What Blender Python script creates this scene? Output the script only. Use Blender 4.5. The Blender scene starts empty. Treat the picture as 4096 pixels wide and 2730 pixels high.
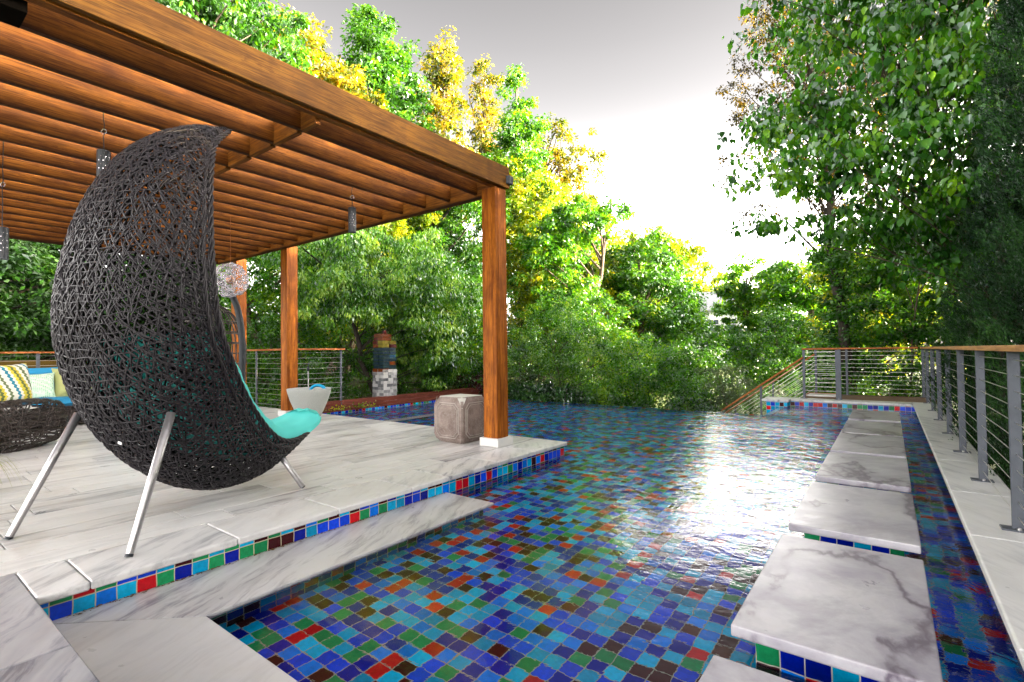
import bpy, bmesh, math, random
import numpy as np
from mathutils import Vector, Matrix
PI = math.pi
sc = bpy.context.scene
col = sc.collection
rng = np.random.default_rng(7)
random.seed(7)

# ------------------------------------------------------------------ camera, sky, sun, exposure
EYE = Vector((0, 0, 1.06))
yaw, pitch, roll = [math.radians(a) for a in (36.925, 1.213, -0.621)]
right = Vector((math.cos(yaw), math.sin(yaw), 0))
fwd = Vector((-math.sin(yaw) * math.cos(pitch), math.cos(yaw) * math.cos(pitch), math.sin(pitch)))
up = right.cross(fwd)
r2 = right * math.cos(roll) + up * math.sin(roll)
u2 = up * math.cos(roll) - right * math.sin(roll)
cd = bpy.data.cameras.new("camera"); cam = bpy.data.objects.new("camera", cd); col.objects.link(cam)
cd.sensor_width = 36; cd.lens = 2003.9 / 4096 * 36; cd.clip_end = 1500; cd.clip_start = 0.05
cam.matrix_world = Matrix(((r2.x, u2.x, -fwd.x, EYE.x), (r2.y, u2.y, -fwd.y, EYE.y), (r2.z, u2.z, -fwd.z, EYE.z), (0, 0, 0, 1)))
sc.camera = cam
SUN_AZ, SUN_EL = math.radians(62), math.radians(12)      # azimuth clockwise from +Y
w = bpy.data.worlds.new("World"); sc.world = w; w.use_nodes = True
nt = w.node_tree; nt.nodes.clear()
def wn(t): return nt.nodes.new(t)
sky = wn('ShaderNodeTexSky'); sky.sky_type = 'NISHITA'; sky.sun_disc = False
sky.sun_elevation = SUN_EL; sky.sun_rotation = SUN_AZ; sky.air_density = 1.0; sky.dust_density = 6.0; sky.ozone_density = 1.0
hs = wn('ShaderNodeHueSaturation'); hs.inputs['Saturation'].default_value = 0.16
tint = wn('ShaderNodeMix'); tint.data_type = 'RGBA'; tint.blend_type = 'MULTIPLY'; tint.inputs[0].default_value = 1
tint.inputs[7].default_value = (4.5, 4.20, 4.02, 1)
bg = wn('ShaderNodeBackground'); bg.inputs[1].default_value = 0.15
wo = wn('ShaderNodeOutputWorld')
nt.links.new(sky.outputs[0], hs.inputs['Color']); nt.links.new(hs.outputs[0], tint.inputs[6])
tc = wn('ShaderNodeTexCoord'); sz = wn('ShaderNodeSeparateXYZ'); nt.links.new(tc.outputs['Generated'], sz.inputs[0])
rp_ = wn('ShaderNodeValToRGB'); nt.links.new(sz.outputs[2], rp_.inputs[0])       # pale evening haze: bright low down, grey higher up
els = [(0., .7), (.10, 1.0), (.22, 1.0), (.30, .95), (.33, .52), (.36, .19), (.39, .108), (.43, .086), (.47, .075), (.52, .066), (.60, .050), (.70, .06), (.82, .14), (1., .22)]
rp_.color_ramp.interpolation = 'B_SPLINE'
while len(rp_.color_ramp.elements) < len(els): rp_.color_ramp.elements.new(.5)
for e_, (a_, v_) in zip(rp_.color_ramp.elements, els): e_.position = a_; e_.color = (v_, v_, v_, 1)
gm_ = wn('ShaderNodeMix'); gm_.data_type = 'RGBA'; gm_.blend_type = 'MULTIPLY'; gm_.inputs[0].default_value = 1
nt.links.new(tint.outputs[2], gm_.inputs[6]); nt.links.new(rp_.outputs[0], gm_.inputs[7])
nt.links.new(gm_.outputs[2], bg.inputs[0]); nt.links.new(bg.outputs[0], wo.inputs[0])
sl = bpy.data.lights.new("sun", 'SUN'); sl.energy = 3.0; sl.angle = math.radians(0.5); sl.color = (1.0, 0.76, 0.36)
so = bpy.data.objects.new("sun", sl); col.objects.link(so)
sd = Vector((math.sin(SUN_AZ) * math.cos(SUN_EL), math.cos(SUN_AZ) * math.cos(SUN_EL), math.sin(SUN_EL)))
so.rotation_euler = sd.to_track_quat('Z', 'Y').to_euler(); so.location = (0, 0, 30)
sc.view_settings.view_transform = 'Standard'; sc.view_settings.look = 'None'
sc.view_settings.exposure = 3.3; sc.view_settings.gamma = 1
sc.render.engine = 'CYCLES'
cy = sc.cycles
cy.use_denoising = True; cy.max_bounces = 10; cy.diffuse_bounces = 4; cy.glossy_bounces = 4; cy.transmission_bounces = 6
cy.transparent_max_bounces = 12; cy.caustics_refractive = True; cy.caustics_reflective = False; cy.sample_clamp_indirect = 6

# ------------------------------------------------------------------ helpers: objects
def tag(o, label=None, cat=None, group=None, kind=None):
    if label: o['label'] = label
    if cat: o['category'] = cat
    if group: o['group'] = group
    if kind: o['kind'] = kind
    return o
def thing(name, label, cat, loc=(0, 0, 0), group=None):
    o = bpy.data.objects.new(name, None); col.objects.link(o); o.location = loc; o.empty_display_size = .1
    return tag(o, label, cat, group)
def rootloc(p):
    while p.parent: p = p.parent
    return np.array(p.location)
class MB:
    def __init__(s): s.v = []; s.f = []; s.n = 0
    def add(s, V, F):
        V = np.asarray(V, float); s.v.append(V); F = [tuple(i + s.n for i in f) for f in F] if not isinstance(F, np.ndarray) else F + s.n
        s.f.append(F); s.n += len(V); return s
    def build(s, name, mat, parent=None, smooth=False):
        V = np.concatenate(s.v)
        if parent is not None: V = V - rootloc(parent)
        me = bpy.data.meshes.new(name)
        if all(isinstance(F, np.ndarray) for F in s.f) and len({F.shape[1] for F in s.f}) == 1:
            F = np.concatenate(s.f); k = F.shape[1]
            me.vertices.add(len(V)); me.vertices.foreach_set('co', V.astype(np.float32).ravel())
            me.loops.add(F.size); me.loops.foreach_set('vertex_index', F.astype(np.int32).ravel())
            me.polygons.add(len(F)); me.polygons.foreach_set('loop_start', np.arange(0, F.size, k, dtype=np.int32))
            me.polygons.foreach_set('loop_total', np.full(len(F), k, np.int32))
            me.update(calc_edges=True)
        else:
            me.from_pydata(V.tolist(), [], [tuple(int(i) for i in f) for F in s.f for f in F])
        if smooth: me.polygons.foreach_set('use_smooth', np.ones(len(me.polygons), bool))
        me.materials.append(mat)
        o = bpy.data.objects.new(name, me); col.objects.link(o)
        if parent is not None: o.parent = parent
        return o
    # --- shapes
    def box(s, x0, x1, y0, y1, z0, z1, bev=0, seg=2, rot=None, c=None):
        bm = bmesh.new(); bmesh.ops.create_cube(bm, size=1)
        for v in bm.verts: v.co = Vector(((x0 + x1) / 2 + v.co.x * (x1 - x0), (y0 + y1) / 2 + v.co.y * (y1 - y0), (z0 + z1) / 2 + v.co.z * (z1 - z0)))
        if bev: bmesh.ops.bevel(bm, geom=list(bm.edges), offset=bev, segments=seg, affect='EDGES', profile=.5)
        return s._bm(bm, rot, c)
    def _bm(s, bm, rot=None, c=None):
        bm.verts.index_update()
        V = np.array([v.co[:] for v in bm.verts])
        if rot is not None: V = (V - c) @ np.array(rot).T + c
        F = [tuple(v.index for v in f.verts) for f in bm.faces]; bm.free()
        return s.add(V, F)
    def prism(s, poly, z0, z1, bev=0, seg=2):
        bm = bmesh.new(); vs = [bm.verts.new((p[0], p[1], z0)) for p in poly]
        f = bm.faces.new(vs); r = bmesh.ops.extrude_face_region(bm, geom=[f])
        for g in r['geom']:
            if isinstance(g, bmesh.types.BMVert): g.co.z = z1
        bmesh.ops.recalc_face_normals(bm, faces=bm.faces)
        if bev:
            e = [e for e in bm.edges if (e.verts[0].co.z + e.verts[1].co.z) / 2 > (z0 + z1) / 2 + .001 or abs(e.verts[0].co.z - e.verts[1].co.z) > 1e-6]
            bmesh.ops.bevel(bm, geom=e, offset=bev, segments=seg, affect='EDGES', profile=.5)
        return s._bm(bm)
    def tube(s, P, r, k=6, caps=True, closed=False):
        P = np.asarray(P, float); n = len(P); r = np.broadcast_to(np.asarray(r, float), (n,))
        T = np.gradient(P, axis=0) if not closed else np.roll(P, -1, 0) - np.roll(P, 1, 0)
        T /= np.linalg.norm(T, axis=1)[:, None] + 1e-12
        a = np.array([0, 0, 1.]) if abs(T[0][2]) < .9 else np.array([1., 0, 0])
        N = np.zeros_like(P)
        x = np.cross(T[0], a); x /= np.linalg.norm(x); N[0] = x
        for i in range(1, n):
            x = N[i - 1] - T[i] * (N[i - 1] @ T[i]); N[i] = x / (np.linalg.norm(x) + 1e-12)
        B = np.cross(T, N); th = np.arange(k) * 2 * PI / k
        V = P[:, None] + r[:, None, None] * (np.cos(th)[None, :, None] * N[:, None] + np.sin(th)[None, :, None] * B[:, None])
        F = []
        m = n if closed else n - 1
        for i in range(m):
            j = (i + 1) % n
            for q in range(k): F.append((i * k + q, i * k + (q + 1) % k, j * k + (q + 1) % k, j * k + q))
        if caps and not closed: F += [tuple(range(k))[::-1], tuple((n - 1) * k + q for q in range(k))]
        return s.add(V.reshape(-1, 3), F)
    def lathe(s, prof, c=(0, 0, 0), k=32):
        n = len(prof); th = np.arange(k) * 2 * PI / k
        V = [(c[0] + r * math.cos(t), c[1] + r * math.sin(t), c[2] + z) for r, z in prof for t in th]
        F = [(i * k + q, i * k + (q + 1) % k, (i + 1) * k + (q + 1) % k, (i + 1) * k + q) for i in range(n - 1) for q in range(k)]
        F += [tuple(range(k))[::-1], tuple((n - 1) * k + q for q in range(k))]
        return s.add(V, F)
    def grid(s, G, cu=False, cv=False):
        G = np.asarray(G); a, b = G.shape[:2]; F = []
        for i in range(a if cu else a - 1):
            for j in range(b if cv else b - 1):
                F.append((i * b + j, ((i + 1) % a) * b + j, ((i + 1) % a) * b + (j + 1) % b, i * b + (j + 1) % b))
        return s.add(G.reshape(-1, 3), F)
def crom(P, n=8):
    P = np.asarray(P, float); Q = np.vstack([2 * P[0] - P[1], P, 2 * P[-1] - P[-2]]); o = []
    for i in range(1, len(Q) - 2):
        for t in np.linspace(0, 1, n, endpoint=False):
            a, b, c, d = Q[i - 1:i + 3]
            o.append(.5 * ((2 * b) + (-a + c) * t + (2 * a - 5 * b + 4 * c - d) * t * t + (-a + 3 * b - 3 * c + d) * t ** 3))
    o.append(P[-1]); return np.array(o)

# ------------------------------------------------------------------ helpers: materials
class Mat:
    def __init__(s, name):
        s.m = bpy.data.materials.new(name); s.m.use_nodes = True; s.t = s.m.node_tree; s.t.nodes.clear()
        s.out = s.n('ShaderNodeOutputMaterial')
    def n(s, t, **k):
        nd = s.t.nodes.new(t)
        for a, b in k.items(): setattr(nd, a, b)
        return nd
    def l(s, a, b): s.t.links.new(a, b)
    def set(s, inp, v):
        if hasattr(v, 'is_output') or isinstance(v, bpy.types.NodeSocket): s.l(v, inp)
        else: inp.default_value = v
    def math(s, op, a, b=0., c=None, clamp=False):
        n = s.n('ShaderNodeMath', operation=op, use_clamp=clamp); s.set(n.inputs[0], a); s.set(n.inputs[1], b)
        if c is not None: s.set(n.inputs[2], c)
        return n.outputs[0]
    def mix(s, f, a, b, bt='MIX'):
        n = s.n('ShaderNodeMix', data_type='RGBA', blend_type=bt); s.set(n.inputs[0], f)
        s.set(n.inputs[6], a if not isinstance(a, tuple) else (*a[:3], 1)); s.set(n.inputs[7], b if not isinstance(b, tuple) else (*b[:3], 1))
        return n.outputs[2]
    def ramp(s, f, stops, interp='LINEAR'):
        n = s.n('ShaderNodeValToRGB'); r = n.color_ramp; r.interpolation = interp
        while len(r.elements) < len(stops): r.elements.new(.5)
        for e, (p, c) in zip(r.elements, stops): e.position = p; e.color = (*c[:3], 1) if len(c) >= 3 else (c[0], c[0], c[0], 1)
        s.set(n.inputs[0], f); return n.outputs[0]
    def pos(s, obj=False):
        return s.n('ShaderNodeTexCoord').outputs['Object'] if obj else s.n('ShaderNodeNewGeometry').outputs['Position']
    def island(s): return s.n('ShaderNodeNewGeometry').outputs['Random Per Island']
    def map(s, v, sc_=(1, 1, 1), loc=(0, 0, 0), rot=(0, 0, 0)):
        n = s.n('ShaderNodeMapping'); s.l(v, n.inputs[0]); s.set(n.inputs[3], sc_); s.set(n.inputs[1], loc); s.set(n.inputs[2], rot); return n.outputs[0]
    def noise(s, v, scale=5, detail=4, rough=.55, dist=0, out=0):
        n = s.n('ShaderNodeTexNoise'); s.l(v, n.inputs['Vector']); n.inputs['Scale'].default_value = scale
        n.inputs['Detail'].default_value = detail; n.inputs['Roughness'].default_value = rough; n.inputs['Distortion'].default_value = dist
        return n.outputs[out]
    def bump(s, h, strength=.3, dist=.01):
        n = s.n('ShaderNodeBump'); s.l(h, n.inputs['Height']); n.inputs['Strength'].default_value = strength; n.inputs['Distance'].default_value = dist; return n.outputs[0]
    def pbr(s, color, rough=.5, metal=0., normal=None, **k):
        n = s.n('ShaderNodeBsdfPrincipled'); s.set(n.inputs['Base Color'], color if not isinstance(color, tuple) else (*color[:3], 1))
        s.set(n.inputs['Roughness'], rough); s.set(n.inputs['Metallic'], metal)
        if normal is not None: s.l(normal, n.inputs['Normal'])
        s.set(n.inputs['Specular IOR Level'], k.pop('spec', .3))
        for a, b in k.items(): s.set(n.inputs[a], b)
        s.l(n.outputs[0], s.out.inputs[0]); return n
def simple(name, c, rough=.5, metal=0, var=.15, scale=12, bump=.15, **k):
    M = Mat(name); p = M.pos(True); nz = M.noise(p, scale, 5)
    cc = M.mix(M.math('MULTIPLY', nz, 1.0), tuple(x * (1 - var) for x in c), tuple(min(1, x * (1 + var)) for x in c))
    M.pbr(cc, rough, metal, M.bump(M.noise(p, scale * 8, 3), bump, .003), **k); return M.m

TILE = .083
def tile_mat(name, axes, off=(0., 0.), seed=0., grout=(.42, .40, .34), bright=2.0, spec=.3):
    M = Mat(name); p = M.pos(); sx = M.n('ShaderNodeSeparateXYZ')
    wv = M.noise(p, 9, 2, .5, 0, 1)
    wob = M.n('ShaderNodeVectorMath', operation='MULTIPLY_ADD'); M.l(wv, wob.inputs[0]); wob.inputs[1].default_value = (.012,) * 3
    sub = M.n('ShaderNodeVectorMath', operation='SUBTRACT'); M.l(p, sub.inputs[0]); sub.inputs[1].default_value = (.006,) * 3
    M.l(sub.outputs[0], wob.inputs[2]); M.l(wob.outputs[0], sx.inputs[0])
    A = M.math('DIVIDE', M.math('SUBTRACT', sx.outputs[axes[0]], off[0]), TILE)
    B = M.math('DIVIDE', M.math('SUBTRACT', sx.outputs[axes[1]], off[1]), TILE)
    fa, fb = M.math('FRACT', A), M.math('FRACT', B)
    ia, ib = M.math('FLOOR', A), M.math('FLOOR', B)
    cmb = M.n('ShaderNodeCombineXYZ'); M.l(ia, cmb.inputs[0]); M.l(ib, cmb.inputs[1]); cmb.inputs[2].default_value = seed + .5
    wh = M.n('ShaderNodeTexWhiteNoise'); wh.noise_dimensions = '3D'; M.l(cmb.outputs[0], wh.inputs[0])
    P = [(.0, (.0, .006, .19)), (.17, (.003, .035, .44)), (.32, (.0, .12, .56)), (.41, (.0, .26, .46)), (.55, (.0, .19, .36)),
         (.62, (.006, .145, .050)), (.74, (.030, .002, .004)), (.86, (.33, .004, .008)), (.94, (.0, .22, .42)), (.985, (.045, .008, .003))]
    c = M.ramp(wh.outputs[0], [(a, tuple(min(1, x * bright) for x in b)) for a, b in P], 'CONSTANT')
    vr = M.math('MULTIPLY_ADD', M.n('ShaderNodeSeparateColor').outputs[0], 0, .8)
    sepc = M.n('ShaderNodeSeparateColor'); M.l(wh.outputs[1], sepc.inputs[0])
    v = M.math('MULTIPLY_ADD', sepc.outputs[1], .45, .75)
    mot = M.math('MULTIPLY_ADD', M.noise(p, 45, 4, .65), .9, .55)
    vm = M.math('MULTIPLY', v, mot)
    vc = M.n('ShaderNodeCombineColor'); [M.l(vm, vc.inputs[i]) for i in range(3)]
    c = M.mix(1., c, vc.outputs[0], 'MULTIPLY')
    ea = M.math('MINIMUM', fa, M.math('SUBTRACT', 1, fa)); eb = M.math('MINIMUM', fb, M.math('SUBTRACT', 1, fb))
    e = M.math('MINIMUM', ea, eb)
    g = M.math('LESS_THAN', e, .028)
    c = M.mix(g, c, grout)
    edge = M.math('SMOOTH_MIN', M.math('MULTIPLY', e, 8), 1, .3)
    nb = M.bump(M.math('ADD', edge, M.math('MULTIPLY', M.noise(p, 25, 2), .5)), .5, .003)
    M.pbr(c, M.math('MULTIPLY_ADD', g, .6, .16 if spec > .2 else .3), 0, nb, spec=spec); return M.m

def marble(name, ang=0., base=(.70, .695, .68), dark=(.13, .14, .17), vein=.6, rough=.3, warm=.3, crack=0., tone=.35, streak=7., cloud=0.):
    """ang: direction of the streaks in plan"""
    M = Mat(name); p = M.pos(); isl = M.island()
    off = M.n('ShaderNodeCombineXYZ'); M.l(M.math('MULTIPLY', isl, 37.), off.inputs[0]); M.l(M.math('MULTIPLY', isl, 91.), off.inputs[1])
    q = M.n('ShaderNodeVectorMath', operation='ADD'); M.l(p, q.inputs[0]); M.l(off.outputs[0], q.inputs[1]); q = q.outputs[0]
    wz = M.noise(q, 2.2, 3, .5, 0, 1); wq = M.n('ShaderNodeVectorMath', operation='MULTIPLY_ADD'); M.l(wz, wq.inputs[0]); wq.inputs[1].default_value = (.16, .16, .1); M.l(q, wq.inputs[2]); wq = wq.outputs[0]
    st = M.map(M.map(wq, (1, 1, 1), (0, 0, 0), (0, 0, ang)), (streak, 1.1, 3.5))
    n1 = M.noise(st, 2.2, 9, .66, .15); n2 = M.noise(st, .9, 5, .6, .2)
    fine = M.ramp(n1, [(.50, (0,)), (.62, (.55,)), (.72, (1,))]); broad = M.ramp(n2, [(.42, (0,)), (.62, (.7,)), (.75, (1,))])
    slab = M.math('MULTIPLY_ADD', M.math('POWER', isl, 1.6), 1.5, .25)
    amt = M.math('MULTIPLY', M.math('MULTIPLY', M.math('ADD', M.math('MULTIPLY', fine, .75), M.math('MULTIPLY', broad, .35)), slab), vein, clamp=True)
    c = M.mix(amt, base, dark)
    if cloud:
        cl = M.ramp(M.noise(q, 3.2, 7, .68, .3), [(.40, (0,)), (.72, (1,))]); c = M.mix(M.math('MULTIPLY', cl, cloud * .8), c, (.20, .18, .235))
    if crack:
        wv = M.noise(M.map(wq, (1.2, .7, 1.), (3, 1, 0), (0, 0, .9)), 1.1, 7, .52, .1)
        th = M.ramp(M.math('ABSOLUTE', M.math('SUBTRACT', wv, .5)), [(0, (1,)), (.007, (.7,)), (.02, (.15,)), (.045, (0,))])
        mk = M.ramp(M.noise(q, 1.3, 2, .5), [(.30, (0,)), (.45, (1,))])
        c = M.mix(M.math('MULTIPLY', M.math('MULTIPLY', th, mk), crack), c, (.12, .10, .13))
    c = M.mix(M.math('MULTIPLY', M.math('POWER', isl, 3.), tone), c, (.27, .27, .28))
    stn = M.ramp(M.noise(p, 2.6, 6, .72, .3), [(.50, (0,)), (.74, (1,))])
    c = M.mix(M.math('MULTIPLY', stn, warm), c, (.36, .29, .21))
    speck = M.ramp(M.noise(p, 75, 3, .7), [(.69, (0,)), (.74, (1,))])
    c = M.mix(M.math('MULTIPLY', speck, min(1, warm * 1.4)), c, (.13, .09, .06))
    r = M.math('MULTIPLY_ADD', M.noise(p, 7, 4), .25, rough - .1)
    M.pbr(c, r, 0, M.bump(M.noise(p, 30, 4), .12, .003), spec=.35); return M.m

def wood(name, axis, a=(.40, .135, .016), b=(.085, .022, .005), rough=.5, fine=1., edge=None):
    M = Mat(name); p = M.pos(); isl = M.island()
    off = M.n('ShaderNodeCombineXYZ'); [M.l(M.math('MULTIPLY', isl, k), off.inputs[i]) for i, k in enumerate((13., 29., 41.))]
    q = M.n('ShaderNodeVectorMath', operation='ADD'); M.l(p, q.inputs[0]); M.l(off.outputs[0], q.inputs[1])
    s = [7., 7., 7.]; s[axis] = .7
    g = M.noise(M.map(q.outputs[0], tuple(s)), 1., 5, .55, 1.6)
    s2 = [130., 130., 130.]; s2[axis] = 4.
    f = M.noise(M.map(q.outputs[0], tuple(s2)), 1. * fine, 5, .65)
    s3 = [28., 28., 28.]; s3[axis] = 1.4
    f2 = M.noise(M.map(q.outputs[0], tuple(s3)), 1., 4, .6, .4)
    blot = M.noise(q.outputs[0], 2.1, 4, .6, .6)
    rings = M.math('FRACT', M.math('MULTIPLY', g, 9.))
    lt = M.mix(isl, tuple(x * .62 for x in a), tuple(min(1, x * y) for x, y in zip(a, (1.12, 1.25, 1.3))))
    c = M.mix(M.math('MULTIPLY', M.ramp(rings, [(0, (.1,)), (.7, (.5,)), (.93, (1,)), (1, (.1,))]), .55), lt, b)
    c = M.mix(M.ramp(f2, [(.45, (0,)), (.72, (.8,))]), c, b)
    c = M.mix(M.ramp(f, [(.38, (.7,)), (.55, (0,))]), c, tuple(x * .5 for x in b))
    c = M.mix(M.ramp(blot, [(.46, (0,)), (.70, (.6,))]), c, tuple(x * .7 for x in b))
    if edge is not None:       # lower arris: underside shade painted in, over some dark staining
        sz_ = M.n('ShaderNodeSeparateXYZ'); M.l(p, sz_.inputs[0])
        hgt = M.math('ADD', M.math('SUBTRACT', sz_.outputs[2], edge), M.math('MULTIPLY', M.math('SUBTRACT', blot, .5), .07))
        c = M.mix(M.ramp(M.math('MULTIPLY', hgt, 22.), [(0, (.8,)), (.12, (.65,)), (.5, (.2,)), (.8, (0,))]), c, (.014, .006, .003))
    M.pbr(c, M.math('MULTIPLY_ADD', f, .3, rough), 0, M.bump(f, .3, .002), spec=.12); return M.m

def leafmat(name, c1, c2, c3=None, trans=.45, gloss=.5, tcol=None, gl=.12):
    M = Mat(name); r = M.island(); p = M.pos()
    big = M.noise(p, 1.5, 3, .6)
    f = M.math('ADD', M.math('MULTIPLY', r, .45), M.math('MULTIPLY_ADD', big, 2.4, -.95), clamp=True)
    c3 = c3 or c2
    c = M.ramp(f, [(0, tuple(x * .55 for x in c1)), (.25, c1), (.6, c2), (1, c3)])
    d = M.n('ShaderNodeBsdfDiffuse'); M.l(c, d.inputs[0])
    t = M.n('ShaderNodeBsdfTranslucent')
    tc = M.mix(1., c, tcol or (2.1, 1.9, .5), 'MULTIPLY'); M.l(tc, t.inputs[0])
    mx = M.n('ShaderNodeMixShader'); mx.inputs[0].default_value = trans; M.l(d.outputs[0], mx.inputs[1]); M.l(t.outputs[0], mx.inputs[2])
    g = M.n('ShaderNodeBsdfGlossy'); g.inputs['Roughness'].default_value = gloss; g.inputs[0].default_value = (.9, .95, 1, 1)
    fr = M.n('ShaderNodeFresnel'); fr.inputs[0].default_value = 1.4
    m2 = M.n('ShaderNodeMixShader'); M.l(M.math('MULTIPLY', fr.outputs[0], gl), m2.inputs[0]); M.l(mx.outputs[0], m2.inputs[1]); M.l(g.outputs[0], m2.inputs[2])
    M.l(m2.outputs[0], M.out.inputs[0]); return M.m

m_deck = marble('deck_marble', .06, base=(.66, .655, .645), dark=(.15, .15, .165), warm=.40, vein=1.05, tone=.35, streak=8.)
m_cop = marble('coping_marble', -.55, base=(.62, .615, .61), warm=.2, vein=1.15, tone=.2)
m_fore = marble('foreground_marble', -.95, base=(.36, .36, .38), dark=(.07, .08, .11), vein=1.3, warm=.2, tone=.1, cloud=.35)
m_stepm = marble('step_marble', -.45, base=(.48, .475, .48), dark=(.12, .11, .14), vein=1.0, warm=.15, tone=.0, streak=8.)
m_stone = marble('stepping_marble', .9, base=(.42, .41, .435), dark=(.10, .09, .12), vein=.75, rough=.3, warm=.1, crack=1.2, tone=.0, streak=2.2, cloud=1.)
m_plinth = marble('plinth_marble', 0, vein=.2, warm=.06)
m_joint = None
m_tfloor = tile_mat('floor_tiles', (0, 1), (-2.66, 1.185), 0, spec=.08)
m_twx = tile_mat('wall_tiles_lengthwise', (1, 2), (3.136, -.1505), 3, grout=(.50, .44, .30), bright=1.5)
m_twy = tile_mat('wall_tiles_crosswise', (0, 2), (-1.68, -.143 + .003), 7, bright=1.2)
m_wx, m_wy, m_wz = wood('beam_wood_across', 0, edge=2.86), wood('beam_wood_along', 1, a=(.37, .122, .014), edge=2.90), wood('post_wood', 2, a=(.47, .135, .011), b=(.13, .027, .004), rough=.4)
m_fascia = wood('fascia_wood', 1, a=(.25, .10, .012), b=(.06, .020, .004))
m_rail = wood('handrail_wood', 1, a=(.55, .28, .10), b=(.38, .17, .06), rough=.5)
m_railo = wood('stair_rail_wood', 0, a=(.48, .17, .05), b=(.30, .09, .03), rough=.5)
m_deckwood = wood('deck_boards', 0, a=(.26, .17, .11), b=(.15, .09, .06), rough=.6)
m_curb = wood('curb_boards', 1, a=(.23, .06, .035), b=(.12, .03, .02), rough=.6)
m_steel = simple('galvanised_steel', (.085, .095, .115), .5, .3, .3, 14, .3)
m_cable = simple('cable_steel', (.62, .60, .57), .35, .9, .1)
m_alu = simple('brushed_tube', (.42, .41, .42), .35, .85, .25, 30)
m_black = simple('black_metal', (.02, .024, .03), .45, .3, .2)
m_char = simple('charcoal_paint', (.028, .032, .038), .5, 0, .2)
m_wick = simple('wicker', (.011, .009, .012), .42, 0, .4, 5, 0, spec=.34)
m_wicki = simple('wicker_inner_shade', (.003, .003, .003), .6, 0, .4, 5, 0, spec=.05)  # darker copy of the wicker: shade inside the pod put into the colour
m_wickd = simple('dark_wicker', (.035, .027, .024), .42, 0, .4, 5)
m_braid = simple('braided_rim', (.022, .019, .022), .45, 0, .3, 30, .5)
m_aqua = simple('aqua_canvas', (.10, .62, .58), .85, 0, .12, 3, .3)
m_blue = simple('blue_canvas', (.02, .22, .42), .85, 0, .15, 3, .3)
m_olive = simple('olive_canvas', (.38, .40, .16), .85, 0, .15, 3, .3)
m_white = simple('white_canvas', (.72, .72, .70), .85, 0, .1)
m_conc = simple('pale_concrete', (.36, .38, .36), .85, 0, .22, 90, .35)
m_ring = simple('blue_plastic', (.0, .30, .55), .35)
m_silver = simple('silver_wire', (.72, .70, .74), .22, 1., .1)
m_pole = simple('pole_black', (.015, .02, .025), .5)
m_noz = simple('inlet_plastic', (.40, .62, .62), .4)
m_bark = simple('bark', (.085, .062, .045), .9, 0, .5, 14, .8)
m_barkd = simple('dark_bark', (.03, .024, .018), .9, 0, .5, 14, .8)
m_tagm = simple('white_tag', (.7, .7, .7), .5)

# ------------------------------------------------------------------ the pool and the paving
ZW = -.150; ZF = -.46; ZS = -.135
def poly_sheet(name, polys, mat, label=None):
    b = MB()
    for P in polys: b.add([p for p in P], [tuple(range(len(P)))])
    o = b.build(name, mat); tag(o, label, kind='structure'); return o
poly_sheet('pool_floor', [[(-9.1, -3, ZF), (.5, -3, ZF), (.5, 12.1, ZF), (-9.1, 12.1, ZF)]], m_tfloor)
wl = MB()
wl.box(-3.28, -3.05, .50, 5.05, ZF - .05, -.0415)                 # under the deck edge
wl.box(-3.10, -2.64, .62, 3.10, ZF - .05, ZS - .034)             # under the step
wl.box(-8.98, -8.875, 5.0, 10.2, ZF - .05, -.11)                 # along the curb
wl.box(.395, .52, -3, 11.95, ZF - .05, -.046)                    # right wall
o = wl.build('pool_wall', m_twx); tag(o, kind='structure')
wy = MB()
wy.box(-9.0, -3.285, 4.93, 5.05, ZF - .05, -.047)                # back of the deck
wy.box(-8.87, -1.87, 10.03, 10.16, ZF - .05, ZW - .014)          # infinity edge
wy.box(-1.70, .39, 11.97, 12.2, ZF - .05, -.047)                 # far wall
wy.box(-2.10, -1.705, 11.72, 12.25, -1.2, -.047)                 # pier
wy.box(-1.88, -1.76, 10.17, 11.71, -1.2, ZW - .02)               # weir
wy.box(-3.05, -1.1, .70, .92, ZF - .05, ZS - .035)
o = wy.build('pool_wall_far', m_twy); tag(o, kind='structure')
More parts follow.
